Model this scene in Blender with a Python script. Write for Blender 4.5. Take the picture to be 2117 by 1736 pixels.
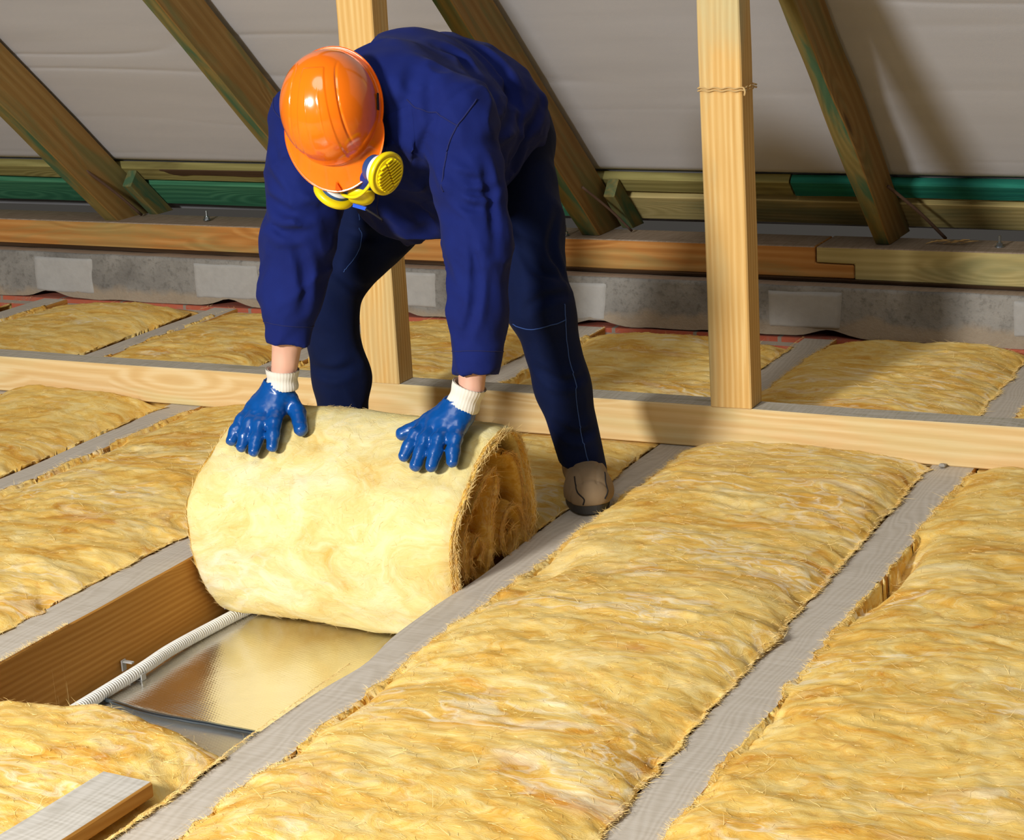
import bpy, math, random
import numpy as np
from mathutils import Matrix, Vector
sc = bpy.context.scene
for o in list(bpy.data.objects): bpy.data.objects.remove(o, do_unlink=True)
COL = sc.collection

# ------------------------------------------------------------------ camera
cam = bpy.data.objects.new('camera', bpy.data.cameras.new('camera'))
COL.objects.link(cam); sc.camera = cam
cam.data.sensor_width = 36; cam.data.lens = 4050.02 / 2117 * 36
cam.data.clip_start = .05
Rr, Rd, Rf = ((.89748, .43781, -.05339), (.06945, -.25983, -.96315), (-.43555, .86070, -.26360))
M = Matrix(((Rr[0], -Rd[0], -Rf[0], 1.664), (Rr[1], -Rd[1], -Rf[1], -4.144), (Rr[2], -Rd[2], -Rf[2], 1.3), (0, 0, 0, 1)))
cam.matrix_world = M

# ------------------------------------------------------------------ light and exposure
w = bpy.data.worlds.new('attic_air'); sc.world = w; w.use_nodes = True
w.node_tree.nodes['Background'].inputs[0].default_value = (1.0, .92, .82, 1)
w.node_tree.nodes['Background'].inputs[1].default_value = .05
def area(name, loc, target, size, power, color=(1, 1, 1), shape='DISK'):
    d = bpy.data.lights.new(name, 'AREA'); d.energy = power; d.size = size; d.color = color; d.shape = shape
    o = bpy.data.objects.new(name, d); COL.objects.link(o); o.location = loc
    o.rotation_euler = (Vector(target) - Vector(loc)).to_track_quat('-Z', 'Y').to_euler()
    return o
area('work_lamp', (-.80, -5.3, 2.2), (-.3, -.4, .3), .55, 280, (1, .985, .955))
area('overhead_fill', (.3, -3.6, 4.2), (-.2, -1.0, 0), 2.2, 60, (1, .98, .945))  # added soft fill from above, brightens the floor like bounced flash
area('low_lamp', (.55, -4.4, 1.0), (-.2, -.6, .4), .35, 7, (1, .96, .9))
sc.view_settings.view_transform = 'Standard'; sc.view_settings.look = 'None'
sc.view_settings.exposure = 0.0; sc.view_settings.gamma = 1; sc.view_settings.use_curve_mapping = False

# ------------------------------------------------------------------ numpy noise
def _h(i, j, k, s):
    n = (i * 374761393 + j * 668265263 + k * 2147483647 + s * 1274126177) & 0xffffffff
    n = ((n ^ (n >> 13)) * 1274126177) & 0xffffffff
    n = ((n ^ (n >> 16)) * 2246822519) & 0xffffffff
    return ((n ^ (n >> 15)) & 0xffff) / 32767.5 - 1
def noise(P, s=0):
    P = np.asarray(P, float); I = np.floor(P).astype(np.int64); F = P - I; U = F * F * (3 - 2 * F)
    x, y, z = I[..., 0], I[..., 1], I[..., 2]; u, v, ww = U[..., 0], U[..., 1], U[..., 2]
    L = lambda a, b, t: a + (b - a) * t
    return L(L(L(_h(x, y, z, s), _h(x+1, y, z, s), u), L(_h(x, y+1, z, s), _h(x+1, y+1, z, s), u), v),
             L(L(_h(x, y, z+1, s), _h(x+1, y, z+1, s), u), L(_h(x, y+1, z+1, s), _h(x+1, y+1, z+1, s), u), v), ww)
def fbm(P, s=0, o=4):
    P = np.asarray(P, float); r = 0; a = .55
    for i in range(o): r = r + a * noise(P * 2 ** i + 17.3 * i, s + i); a *= .5
    return r
def sstep(a, b, x): t = np.clip((x - a) / (b - a), 0, 1); return t * t * (3 - 2 * t)

# ------------------------------------------------------------------ object helpers
def mesh(name, V, F, mats, parent=None, smooth=True, midx=None, base=True, loc=None):
    V = np.asarray(V, float)
    if loc is None:
        loc = np.array([(V[:, 0].min() + V[:, 0].max()) / 2, (V[:, 1].min() + V[:, 1].max()) / 2, V[:, 2].min()]) if base else np.zeros(3)
    me = bpy.data.meshes.new(name)
    V2 = V - np.asarray(loc)
    if isinstance(F, np.ndarray):
        me.vertices.add(len(V2)); me.vertices.foreach_set('co', V2.ravel())
        nf, k = F.shape; me.loops.add(nf * k); me.loops.foreach_set('vertex_index', F.ravel().astype(np.int32))
        me.polygons.add(nf); me.polygons.foreach_set('loop_start', np.arange(nf, dtype=np.int32) * k)
        me.update(calc_edges=True)
    else: me.from_pydata(V2.tolist(), [], F); me.update()
    for m in (mats if isinstance(mats, (list, tuple)) else [mats]): me.materials.append(m)
    if midx is not None: me.polygons.foreach_set('material_index', np.asarray(midx, np.int32))
    me.polygons.foreach_set('use_smooth', np.full(len(me.polygons), smooth))
    me.validate()
    o = bpy.data.objects.new(name, me); COL.objects.link(o)
    o.location = loc
    if parent is not None: o.parent = parent; o.location = Vector(loc) - parent_loc(parent)
    return o
def parent_loc(p):
    v = Vector(p.location)
    while p.parent: p = p.parent; v += Vector(p.location)
    return v
def tag(o, label=None, cat=None, group=None, kind=None):
    if label: o['label'] = label
    if cat: o['category'] = cat
    if group: o['group'] = group
    if kind: o['kind'] = kind
    return o
def empty(name, loc):
    o = bpy.data.objects.new(name, None); COL.objects.link(o); o.location = loc; o.empty_display_size = .05; return o
def gridf(n, m, off=0, wrap=False):   # faces of an n x m vertex grid (row-major), wrap: second index closes
    i = np.arange(n - 1)[:, None]; j = np.arange(m if wrap else m - 1)[None, :]; j2 = (j + 1) % m
    return np.stack([i*m + j, (i+1)*m + j, (i+1)*m + j2, i*m + j2], -1).reshape(-1, 4) + off
def catmull(P, n):
    P = np.asarray(P, float); Q = np.vstack([2*P[0]-P[1], P, 2*P[-1]-P[-2]]); out = []
    t = np.linspace(0, len(P) - 1 - 1e-9, n); k = t.astype(int); f = (t - k)[:, None]
    a, b, c, d = Q[k], Q[k+1], Q[k+2], Q[k+3]
    R = .5 * ((2*b) + (c-a)*f + (2*a-5*b+4*c-d)*f**2 + (3*b-a-3*c+d)*f**3)
    return R
def even(P, step):
    P = catmull(P, 400); L = np.r_[0, np.cumsum(np.linalg.norm(np.diff(P, axis=0), axis=1))]
    n = max(3, int(L[-1] / step)); s = np.linspace(0, L[-1], n)
    return np.stack([np.interp(s, L, P[:, i]) for i in range(P.shape[1])], -1)
def tube(P, r, k=10, caps=True):
    P = np.asarray(P, float); n = len(P); T = np.gradient(P, axis=0); T /= np.linalg.norm(T, axis=1)[:, None]
    up = np.array([.13, .21, .97]); up = up if abs(T[0] @ up) < .9 else np.array([1., .1, 0])
    r = np.broadcast_to(r, (n,)); A = np.cross(T, up); A /= np.linalg.norm(A, axis=1)[:, None]; B = np.cross(T, A)
    th = np.linspace(0, 2*np.pi, k, endpoint=False)
    V = P[:, None] + r[:, None, None] * (A[:, None]*np.cos(th)[None, :, None] + B[:, None]*np.sin(th)[None, :, None])
    V = V.reshape(-1, 3); F = gridf(n, k, 0, True).tolist()
    if caps: F += [list(range(k)), list(range(n*k-1, n*k-k-1, -1))]
    return V, F
def joinVF(parts):
    V = []; F = []; o = 0
    for v, f in parts: V.append(np.asarray(v)); F += [[int(i) + o for i in q] for q in f]; o += len(v)
    return np.vstack(V), F
def boxVF(c, h, R=None, bev=0):
    c = np.asarray(c, float); h = np.asarray(h, float)
    V = np.array([[x, y, z] for x in (-1, 1) for y in (-1, 1) for z in (-1, 1)], float) * h
    if R is not None: V = V @ np.asarray(R)
    return V + c, [[0, 1, 3, 2], [4, 6, 7, 5], [0, 4, 5, 1], [2, 3, 7, 6], [0, 2, 6, 4], [1, 5, 7, 3]]
def bevel(o, w=.004, s=2):
    m = o.modifiers.new('bevel', 'BEVEL'); m.width = w; m.segments = s; m.limit_method = 'ANGLE'; return o

# ------------------------------------------------------------------ materials
class NT:
    def __init__(s, name, rough=.8, **kw):
        s.m = bpy.data.materials.new(name); s.m.use_nodes = True; s.t = s.m.node_tree; s.b = s.t.nodes['Principled BSDF']
        s.b.inputs['Roughness'].default_value = rough
        for k, v in kw.items(): s.b.inputs[k.replace('_', ' ')].default_value = v
    def n(s, typ, ins=None, **props):
        nd = s.t.nodes.new('ShaderNode' + typ)
        for k, v in props.items(): setattr(nd, k, v)
        for k, v in (ins or {}).items():
            sock = nd.inputs[k]
            if isinstance(v, bpy.types.NodeSocket): s.t.links.new(v, sock)
            else: sock.default_value = v
        return nd
    def link(s, a, b): s.t.links.new(a, b)
    def coord(s, scale=(1, 1, 1), kind='Object', rnd=True):
        tc = s.n('TexCoord'); v = tc.outputs[kind]
        if rnd:
            oi = s.n('ObjectInfo'); mul = s.n('Math', {0: oi.outputs['Random'], 1: 37.0}, operation='MULTIPLY')
            v = s.n('VectorMath', {0: v, 1: mul.outputs[0]}, operation='ADD').outputs[0]
        return s.n('Mapping', {'Vector': v, 'Scale': scale}).outputs[0]
    def noise(s, vec, scale, detail=4, dist=0, rough=.55):
        return s.n('TexNoise', {'Vector': vec, 'Scale': scale, 'Detail': detail, 'Distortion': dist, 'Roughness': rough}).outputs[0]
    def ramp(s, fac, stops):
        r = s.n('ValToRGB', {0: fac}); e = r.color_ramp.elements
        while len(e) > len(stops): e.remove(e[-1])
        while len(e) < len(stops): e.new(.5)
        for q, (p, c) in zip(e, stops): q.position = p; q.color = (*c, 1) if len(c) == 3 else c
        return r.outputs[0]
    def mix(s, f, a, b, mode='MIX'):
        n = s.n('Mix', data_type='RGBA', blend_type=mode)
        for sock, v in ((n.inputs[0], f), (n.inputs[6], a), (n.inputs[7], b)):
            if isinstance(v, bpy.types.NodeSocket): s.link(v, sock)
            else: sock.default_value = (*v, 1) if isinstance(v, tuple) and len(v) == 3 else v
        return n.outputs[2]
    def bump(s, h, dist=.002, strength=1.0, normal=None):
        ins = {'Height': h, 'Distance': dist, 'Strength': strength}
        if normal is not None: ins['Normal'] = normal
        b = s.n('Bump', ins); s.link(b.outputs[0], s.b.inputs['Normal']); return b.outputs[0]
    def col(s, c): s.link(c, s.b.inputs['Base Color']); return s.m
def lin(h):
    h = h.lstrip('#'); return tuple(((int(h[i:i+2], 16) / 255 + .055) / 1.055) ** 2.4 if int(h[i:i+2], 16) > 10 else int(h[i:i+2], 16) / 255 / 12.92 for i in (0, 2, 4))
def G(v): return (v, v, v)

def wool(name, dark, mid, light, pale, white, sc_=1.0, an=2.0, amt=1.0):
    t = NT(name, .95); t.b.inputs['Specular IOR Level'].default_value = .1
    v = t.coord((1, an, an))
    warp = t.n('TexNoise', {'Vector': v, 'Scale': 2.4 * sc_, 'Detail': 4})
    v2 = t.n('VectorMath', {0: v, 1: t.n('VectorMath', {0: warp.outputs[1], 'Scale': .75}, operation='SCALE').outputs[0]}, operation='ADD').outputs[0]
    c = t.ramp(t.noise(v2, 4.5 * sc_, 9, .8, .64), [(.30, dark), (.42, mid), (.54, light), (.70, pale)])
    b = t.noise(t.n('Mapping', {'Vector': v2, 'Location': (5, 3, 1), 'Scale': (1.5, 1.6, 1.6)}).outputs[0], 9 * sc_, 7, .9, .62)
    c = t.mix(t.n('MapRange', {0: b, 1: .50, 2: .72, 3: 0.0, 4: .75 * amt}).outputs[0], c, pale)
    c = t.mix(t.n('MapRange', {0: b, 1: .44, 2: .28, 3: 0.0, 4: .55 * amt}).outputs[0], c, dark)
    # pale strands: narrow level sets of a swirled, stretched noise
    sv = t.n('Mapping', {'Vector': v2, 'Location': (9, 1, 4), 'Scale': (.8, 2.2, 2.2)}).outputs[0]
    sn = t.noise(sv, 3.4 * sc_, 2.5, .6, .5)
    ab = t.n('Math', {0: t.n('Math', {0: sn, 1: .5}, operation='SUBTRACT').outputs[0]}, operation='ABSOLUTE').outputs[0]
    gate = t.n('MapRange', {0: t.noise(v2, 2.1 * sc_, 3), 1: .48, 2: .62, 3: 0.0, 4: .8 * amt}).outputs[0]
    st = t.n('MapRange', {0: ab, 1: 0.0, 2: .05, 3: .75, 4: 0.0}).outputs[0]
    c = t.mix(t.n('Math', {0: st, 1: gate}, operation='MULTIPLY').outputs[0], c, white)
    fine = t.noise(t.n('Mapping', {'Vector': v2, 'Scale': (3, 12, 12)}).outputs[0], 8.0, 5, .9, .7)
    c = t.mix(t.n('MapRange', {0: fine, 1: .5, 2: .8, 3: 0.0, 4: .45}).outputs[0], c, pale)
    t.bump(t.n('Math', {0: fine, 1: b}, operation='ADD').outputs[0], .004, .4)
    return t.col(c)
def fibre(name, c1, c2):
    t = NT(name, .7); v = t.coord((8, 8, 8)); return t.col(t.mix(t.noise(v, 3), c1, c2))

def wood(name, c_dark, c_mid, c_light, stain=None, stain_amt=.0, grain=1.0, knots=True, rough=.75, stain_scale=1.5, sp=.5, knot_c=None):
    t = NT(name, rough); t.b.inputs['Specular IOR Level'].default_value = .25
    v = t.coord((1, 1, 1))
    lowd = t.n('TexNoise', {'Vector': t.n('Mapping', {'Vector': v, 'Scale': (.6, 5, 5)}).outputs[0], 'Scale': 1.3, 'Detail': 2})
    kn = None
    if knots:
        kv = t.n('Mapping', {'Vector': v, 'Scale': (1.5, 7, 7)}).outputs[0]
        vo = t.n('TexVoronoi', {'Vector': kv, 'Scale': 1.0, 'Randomness': .9})
        kn = vo.outputs['Distance']
    band = t.n('Mapping', {'Vector': v, 'Scale': (.35, 26, 26)}).outputs[0]
    off = t.n('VectorMath', {0: lowd.outputs[1], 'Scale': 1.1}, operation='SCALE').outputs[0]
    band = t.n('VectorMath', {0: band, 1: off}, operation='ADD').outputs[0]
    if kn is not None:
        kk = t.n('MapRange', {0: kn, 1: 0.0, 2: .4, 3: 1.6, 4: 0.0}).outputs[0]
        kvv = t.n('CombineXYZ', {1: kk, 2: kk}).outputs[0]
        band = t.n('VectorMath', {0: band, 1: kvv}, operation='ADD').outputs[0]
    wv = t.n('TexWave', {'Vector': band, 'Scale': .9 * grain, 'Distortion': 1.6, 'Detail': 3, 'Detail Scale': 1.5}, bands_direction='DIAGONAL').outputs[1]
    fine = t.noise(t.n('Mapping', {'Vector': v, 'Scale': (5, 140, 140)}).outputs[0], 1.0, 4, .3)
    f = t.n('Math', {0: t.n('Math', {0: wv, 1: .38}, operation='MULTIPLY').outputs[0], 1: t.n('Math', {0: fine, 1: .62}, operation='MULTIPLY').outputs[0]}, operation='ADD').outputs[0]
    c = t.ramp(f, [(.12, c_light), (.5, c_mid), (1.0, c_dark)])
    bl = t.noise(t.n('Mapping', {'Vector': v, 'Scale': (1.5, 6, 6)}).outputs[0], 2.0, 3)
    c = t.mix(t.n('MapRange', {0: bl, 1: .4, 2: .7, 3: 0.0, 4: .45}).outputs[0], c, c_mid)
    if stain is not None:
        sn = t.noise(t.n('Mapping', {'Vector': v, 'Scale': (1.3, 7, 7)}).outputs[0], stain_scale, 5, .6)
        c = t.mix(t.n('MapRange', {0: sn, 1: sp, 2: sp + .16, 3: 0.0, 4: stain_amt}).outputs[0], c, stain)
    if kn is not None:
        c = t.mix(t.n('MapRange', {0: kn, 1: .05, 2: .10, 3: .75, 4: 0.0}).outputs[0], c, knot_c or tuple(x * .35 for x in c_dark))
    t.bump(f, .0012, .5)
    return t.col(c)
def dusty(name, base, dark, light, amt=.5):
    t = NT(name, .95); t.b.inputs['Specular IOR Level'].default_value = .1
    v = t.coord((1, 1, 1))
    d = t.n('TexNoise', {'Vector': t.n('Mapping', {'Vector': v, 'Scale': (1.5, 7, 7)}).outputs[0], 'Scale': 1.4, 'Detail': 2}).outputs[1]
    bv = t.n('VectorMath', {0: t.n('Mapping', {'Vector': v, 'Scale': (.9, 20, 20)}).outputs[0], 1: t.n('VectorMath', {0: d, 'Scale': 3.0}, operation='SCALE').outputs[0]}, operation='ADD').outputs[0]
    wv = t.n('TexWave', {'Vector': bv, 'Scale': 1.3, 'Distortion': 1.5, 'Detail': 2}, bands_direction='Y').outputs[1]
    saw = t.noise(t.n('Mapping', {'Vector': v, 'Scale': (160, 12, 10)}).outputs[0], 1.0, 3)
    f = t.n('Math', {0: t.n('Math', {0: wv, 1: .22}, operation='MULTIPLY').outputs[0], 1: t.n('Math', {0: saw, 1: .72}, operation='MULTIPLY').outputs[0]}, operation='ADD').outputs[0]
    c = t.ramp(f, [(.2, light), (.5, base), (.85, dark)])
    s = t.noise(t.n('Mapping', {'Vector': v, 'Scale': (2, 9, 9)}).outputs[0], 1.5, 4)
    c = t.mix(t.n('MapRange', {0: s, 1: .6, 2: .75, 3: 0.0, 4: amt}).outputs[0], c, dark)
    t.bump(f, .0012, .45)
    return t.col(c)
def plain(name, c, rough=.6, bump_s=None, bump_d=.001, var=.12, **kw):
    t = NT(name, rough, **kw); v = t.coord()
    n = t.noise(v, 25 if bump_s is None else bump_s, 3)
    if bump_s: t.bump(n, bump_d, .6)
    return t.col(t.mix(n, tuple(x * (1 - var) for x in c), tuple(min(1, x * (1 + var)) for x in c)))

M_wool = wool('honey_mineral_wool', lin('CF8E34'), lin('E3B04E'), lin('EFC96E'), lin('F7E09E'), lin('F9EED2'))
M_wool_roll = wool('cream_mineral_wool', lin('D3AC58'), lin('DFC67E'), lin('E5D493'), lin('EBE0B6'), lin('F0E9D2'), 1.0, 1.2, .7)
M_wool_end = wool('cut_mineral_wool', lin('C08028'), lin('D8A23E'), lin('E6B955'), lin('EFCF80'), lin('F6E4B0'), 2.0)
M_fib = fibre('pale_glass_fibre', lin('E8C068'), lin('F6E0A4'))
M_fib2 = fibre('honey_glass_fibre', lin('D49A40'), lin('EFCB7C'))
M_pine = wood('pale_pine', lin('CFA76A'), lin('DFC088'), lin('EBD6A8'), lin('CFC58E'), .45, 1.0, knot_c=lin('A8713C'))
M_pine_post = wood('yellow_pine', lin('C8964E'), lin('DDB26C'), lin('EBCB8C'), lin('BDBB92'), .55, 1.9, knots=False, stain_scale=.9)
M_dust = dusty('dusty_sawn_top', lin('BFB5A6'), lin('AEA392'), lin('C9C0B3'))
M_dust2 = dusty('dusty_beam_top', lin('B0A898'), lin('8B8468'), lin('BEB7AA'), .8)
M_joist = wood('brown_joist_side', lin('A06C2C'), lin('B8833A'), lin('C6954E'), None, 0, 2.2)
M_raft = wood('treated_rafter', lin('7C5A2C'), lin('8F6F3C'), lin('9E8250'), lin('5C7048'), .5, .8, stain_scale=2.0)
M_raft_g = wood('green_stained_rafter', lin('665A30'), lin('7C6E3E'), lin('8C7C4A'), lin('23604A'), .75, .8, stain_scale=2.6, sp=.42)
M_plate = wood('orange_wall_plate', lin('9A5F2A'), lin('BA7F3F'), lin('CF9C5C'), lin('8C8A55'), .6, .9)
M_plate2 = wood('green_yellow_wall_plate', lin('9A8A55'), lin('B3A168'), lin('C5B37C'), lin('6E7A58'), .6, 1.3)
M_plate_top = dusty('dusty_plate_top', lin('93816F'), lin('77654F'), lin('A2917F'))
M_olive = wood('olive_batten', lin('6C6436'), lin('8E8650'), lin('A8A066'), lin('4F3E20'), .5, 1.0)
M_green = wood('green_batten', lin('2C5A42'), lin('3F7E5C'), lin('5F9A74'), lin('2A6048'), .5, 1.0)
M_teal = wood('teal_batten', lin('125A4C'), lin('1E7563'), lin('2E8C76'), lin('0F5A58'), .6, 1.0)
M_bark = wood('bark_edge', lin('2A1B10'), lin('43301F'), lin('5C4632'), None, 0, 1.0, knots=False)
M_slot = plain('dark_gap', (.01, .008, .008), .9)
# ------------------------------------------------------------------ timber
def timber(name, A, B, w, h, mats, top='z', seed=0, warp=.0015, parent=None, edge=None, roll=0.0, seg=60, bev=.003):
    """sawn timber; local X runs A -> B along the centre of its UNDERSIDE; w across, h high"""
    A = Vector(A); B = Vector(B); L = (B - A).length; X = (B - A).normalized()
    up = Vector((0, 0, 1)) if abs(X.z) < .9 else Vector((0, -1, 0))
    Y = up.cross(X).normalized(); Z = X.cross(Y)
    if roll: Rm = Matrix.Rotation(roll, 3, X); Y = Rm @ Y; Z = Rm @ Z
    b = bev; c = np.array([(-w/2 + b, 0), (w/2 - b, 0), (w/2, b), (w/2, h - b), (w/2 - b, h), (-w/2 + b, h), (-w/2, h - b), (-w/2, b)])
    # subdivide the wide faces for waviness
    xs = np.linspace(0, L, seg); n = len(c)
    V = np.zeros((seg, n, 3)); V[:, :, 0] = xs[:, None]; V[:, :, 1:] = c[None]
    for k, sgn in ((0, -1), (1, 1)):
        wob = warp * 2 * fbm(np.stack([xs * 2.3, np.full(seg, sgn * 3.1), np.full(seg, seed * 1.7)], -1), seed, 3)
        idx = [0, 5, 6, 7] if sgn < 0 else [1, 2, 3, 4]
        if edge is not None: wob = wob + edge(xs, sgn)
        V[:, idx, 1] += wob[:, None]
    V[:, 4:6, 2] += warp * fbm(np.stack([xs * 3, xs * 0 + 9, xs * 0 + seed], -1), seed, 2)[:, None]
    V[:, [3, 6], 2] += warp * fbm(np.stack([xs * 3, xs * 0 + 9, xs * 0 + seed], -1), seed, 2)[:, None]
    F = gridf(seg, n, 0, True); mi = np.zeros(len(F), int)
    fi = np.tile(np.arange(n), seg - 1)
    mi[np.isin(fi, (4,))] = 1 if len(mats) > 1 else 0
    if len(mats) > 2: mi[np.isin(fi, (0,))] = 2
    F = F.tolist() + [list(range(n - 1, -1, -1)), list(range((seg-1)*n, seg*n))]
    o = mesh(name, V.reshape(-1, 3), [q[::-1] for q in F], mats, None, False, list(mi) + [0, 0], False)
    R = Matrix((X, Y, Z)).transposed().to_4x4(); R.translation = A
    o.matrix_world = R
    if parent is not None: o.parent = parent; o.matrix_parent_inverse = parent.matrix_world.inverted()
    return o

# ------------------------------------------------------------------ setting: floor, wall, membrane
M_floor = plain('bare_subfloor', lin('8E8676'), .9, 30)
V, F = boxVF((-2.1, -.9, -.19), (4.5, 2.6, .02)); tag(mesh('floor', V, F, M_floor, smooth=False), kind='structure')

def concrete():
    t = NT('old_concrete', .95); v = t.coord(rnd=False)
    a = t.noise(v, 4.5, 6, .3); b = t.noise(v, 60, 4, 0, .7)
    c = t.ramp(a, [(.3, lin('6E6B66')), (.5, lin('87847E')), (.68, lin('9A968F'))])
    c = t.mix(t.n('MapRange', {0: b, 1: .5, 2: .72, 3: 0.0, 4: .6}).outputs[0], c, lin('504C46'))
    z = t.n('SeparateXYZ', {0: v}).outputs[2]
    edge = t.n('Math', {0: z, 1: t.n('Math', {0: t.noise(v, 5, 4), 1: .16}, operation='MULTIPLY').outputs[0]}, operation='SUBTRACT').outputs[0]
    c = t.mix(t.n('MapRange', {0: edge, 1: -.045, 2: -.022, 3: .75, 4: 0.0}).outputs[0], c, lin('A08F78'))
    t.bump(t.n('Math', {0: a, 1: b}, operation='ADD').outputs[0], .006, .7)
    return t.col(c)
M_conc = concrete()
M_ledge = dusty('dusty_ledge', lin('988675'), lin('84715E'), lin('A39383'))
M_pad = plain('pale_mortar', lin('A5A39F'), .95, 40, .003, .12)
def brick():
    t = NT('red_brick', .9); v = t.coord(rnd=False)
    m = t.n('Mapping', {'Vector': v, 'Rotation': (math.pi/2, 0, 0)}).outputs[0]
    b = t.n('TexBrick', {'Vector': m, 'Color1': (*lin('A3503A'), 1), 'Color2': (*lin('B55F45'), 1), 'Mortar': (*lin('8A8074'), 1), 'Scale': 1.0, 'Mortar Size': .006, 'Brick Width': .26, 'Row Height': .076})
    n = t.noise(v, 40, 4); t.bump(n, .003, .6)
    return t.col(t.mix(t.n('MapRange', {0: n, 1: .5, 2: .8, 3: 0.0, 4: .5}).outputs[0], b.outputs[0], lin('8A8074')))
M_brick = brick()

JW = .098
JX = {'f': -2.79, 'e': -2.045, 'd': -1.412, 'c': -.715, 'b': 0.0, 'a': .656, 'g': 1.36}
JF = {'f': (-2.70, -2.85), 'e': (-2.0, -2.09)}
wall_top = lambda x: .146 - .004 * x
n = 380; xs = np.linspace(-6.5, 1.9, n); rows = []
zz = np.linspace(0, 1, 18)
wob = .006 * fbm(np.stack([xs * 6, xs * 0, xs * 0], -1), 3)
Vw = np.zeros((n, 22, 3)); Vw[:, :, 0] = xs[:, None]
for j, f in enumerate(zz):
    base = .004 + .006 * fbm(np.stack([xs * 9, xs*0, xs*0 + 5], -1), 5)
    arch = np.zeros(n)
    for q in JX.values(): arch += .022 * np.exp(-((xs - q - .02) / .06) ** 2)
    z = (base + arch) * (1 - f) + (wall_top(xs)) * f
    Vw[:, j, 1] = 1.13 + .005 * fbm(np.stack([xs * 14, z * 14, xs*0], -1), 8) - .008 * (1 - f) + wob
    Vw[:, j, 2] = z
for j, (y, dz) in enumerate(((1.138, .003), (1.17, .002), (1.3, 0), (1.3, -.2))):
    Vw[:, 18 + j, 1] = y + wob * (j == 0); Vw[:, 18 + j, 2] = wall_top(xs) + dz + (.002 * fbm(np.stack([xs * 10, xs*0 + j, xs*0], -1), 2) if j < 3 else 0)
fi = np.tile(np.arange(21), n - 1)
wall = tag(mesh('wall_back', Vw.reshape(-1, 3), gridf(n, 22), [M_conc, M_ledge], smooth=True, midx=(fi >= 18).astype(int), base=False), kind='structure')
wall.data.materials[0] = M_conc
def pad(x0, x1, z0, z1, s):
    m = 26; u = np.linspace(0, 1, m); U, W_ = np.meshgrid(u, u, indexing='ij')
    X = x0 + (x1-x0)*U; Z = z0 + (z1-z0)*W_
    er = np.minimum(np.minimum(U, 1-U) * (x1-x0), np.minimum(W_, 1-W_) * (z1-z0))
    ed = sstep(0, .006, er)
    P = np.stack([X * 12, Z * 12, X*0 + s], -1)
    Y = 1.133 - .013 * ed - .003 * fbm(P, s) * ed
    X = X + .006 * fbm(P + 9, s) ; Z = Z + .006 * fbm(P + 19, s + 1) * (W_ < .9)
    Z = np.minimum(Z, wall_top(X) - .003)
    V = np.stack([X, Y, Z], -1).reshape(-1, 3)
    F = gridf(m, m)[:, ::-1]
    return mesh('mortar_pad', V, F.copy(), M_pad, wall, True)
for i, (a, b) in enumerate(((-2.83, -2.57), (-2.16, -1.9), (-1.5, -1.24), (-.98, -.66), (-.16, .06), (.54, .8), (1.2, 1.45))):
    pad(a, b, .02 + .006 * (i % 3), .135 + .01 * (i < 3), 30 + i)
V, F = boxVF((-2.2, 1.215, -.085), (4.3, .1, .086)); mesh('brick_course', V, F, M_brick, wall, False)

# roof membrane (sloping ceiling behind the rafters)
SL = math.radians(41.584); cS, sS = math.cos(SL), math.sin(SL)
FY, FZ = 1.266, .252                      # line where rafter undersides meet the wall plate
def roof(x, s, d):                        # s uphill distance from the foot line, d outward distance
    return np.stack([x + 0*s, FY - s*cS + d*sS, FZ + s*sS + d*cS], -1)
def membrane():
    t = NT('grey_roof_membrane', .85); v = t.coord(rnd=False)
    t.b.inputs['Specular IOR Level'].default_value = .2
    n = t.noise(v, 500, 2); w_ = t.noise(t.n('Mapping', {'Vector': v, 'Scale': (1, 9, 9)}).outputs[0], 1.5, 3)
    t.bump(n, .0006, .5)
    return t.col(t.mix(w_, lin('B6B6BA'), lin('C4C4C8')))
M_mem = membrane()
nx, ns = 430, 420
xs = np.linspace(-6.5, 2.3, nx); ss = np.linspace(-.24, 2.2, ns); X, S = np.meshgrid(xs, ss, indexing='ij')
D = .168 + .034 * (1 - sstep(.06, .15, S + .0085 * (X + 3)))
sag = fbm(np.stack([X * .9, S * 5, X*0], -1), 51, 2)
ridge = 1 - np.abs(fbm(np.stack([X * .7 + 5, S * 8 + .25*X, X*0], -1), 61, 2)) * 2.2
amp = .12 + .88 * sstep(.45, .7, S) * (.35 + .65 * sstep(-.2, .3, fbm(np.stack([X * .8 + 3, S * 3, X*0], -1), 71, 2)))
D = D + amp * (.008 * sag + .006 * np.clip(ridge, 0, 1) ** 6)
D = np.maximum(D, .158)
tag(mesh('ceiling', roof(X, S, D).reshape(-1, 3), gridf(nx, ns), M_mem, base=False), kind='structure')

# battens under the membrane at the eaves
def batten(x0, x1, s0, wdt, thick, mats, seed, lab, bark=None):
    sk = lambda x: s0 - .0085 * (x + 3); A = roof(np.float64(x0), np.float64(sk(x0)), np.float64(.152)); B = roof(np.float64(x1), np.float64(sk(x1)), np.float64(.152))
    o = timber('eaves_batten', A, B, wdt, thick, mats, seed=seed, roll=-SL, warp=.003, seg=80)
    tag(o, lab, 'batten'); return o
batten(-6.4, -.15, .066, .07, .03, [M_olive], 3, 'upper olive eaves batten behind the rafters left of the right post, bark on its edge')
batten(-.145, 2.2, .066, .07, .03, [M_teal], 4, 'teal-stained upper eaves batten at far right behind the steep rafter')
batten(-6.4, -.80, -.062, .13, .03, [M_green], 5, 'green-stained lower eaves batten under the membrane, left half of the roof')
batten(-.795, 2.2, -.062, .13, .03, [M_plate2], 6, 'yellow-green lower eaves batten, right of the worker near the wall plate')
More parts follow.
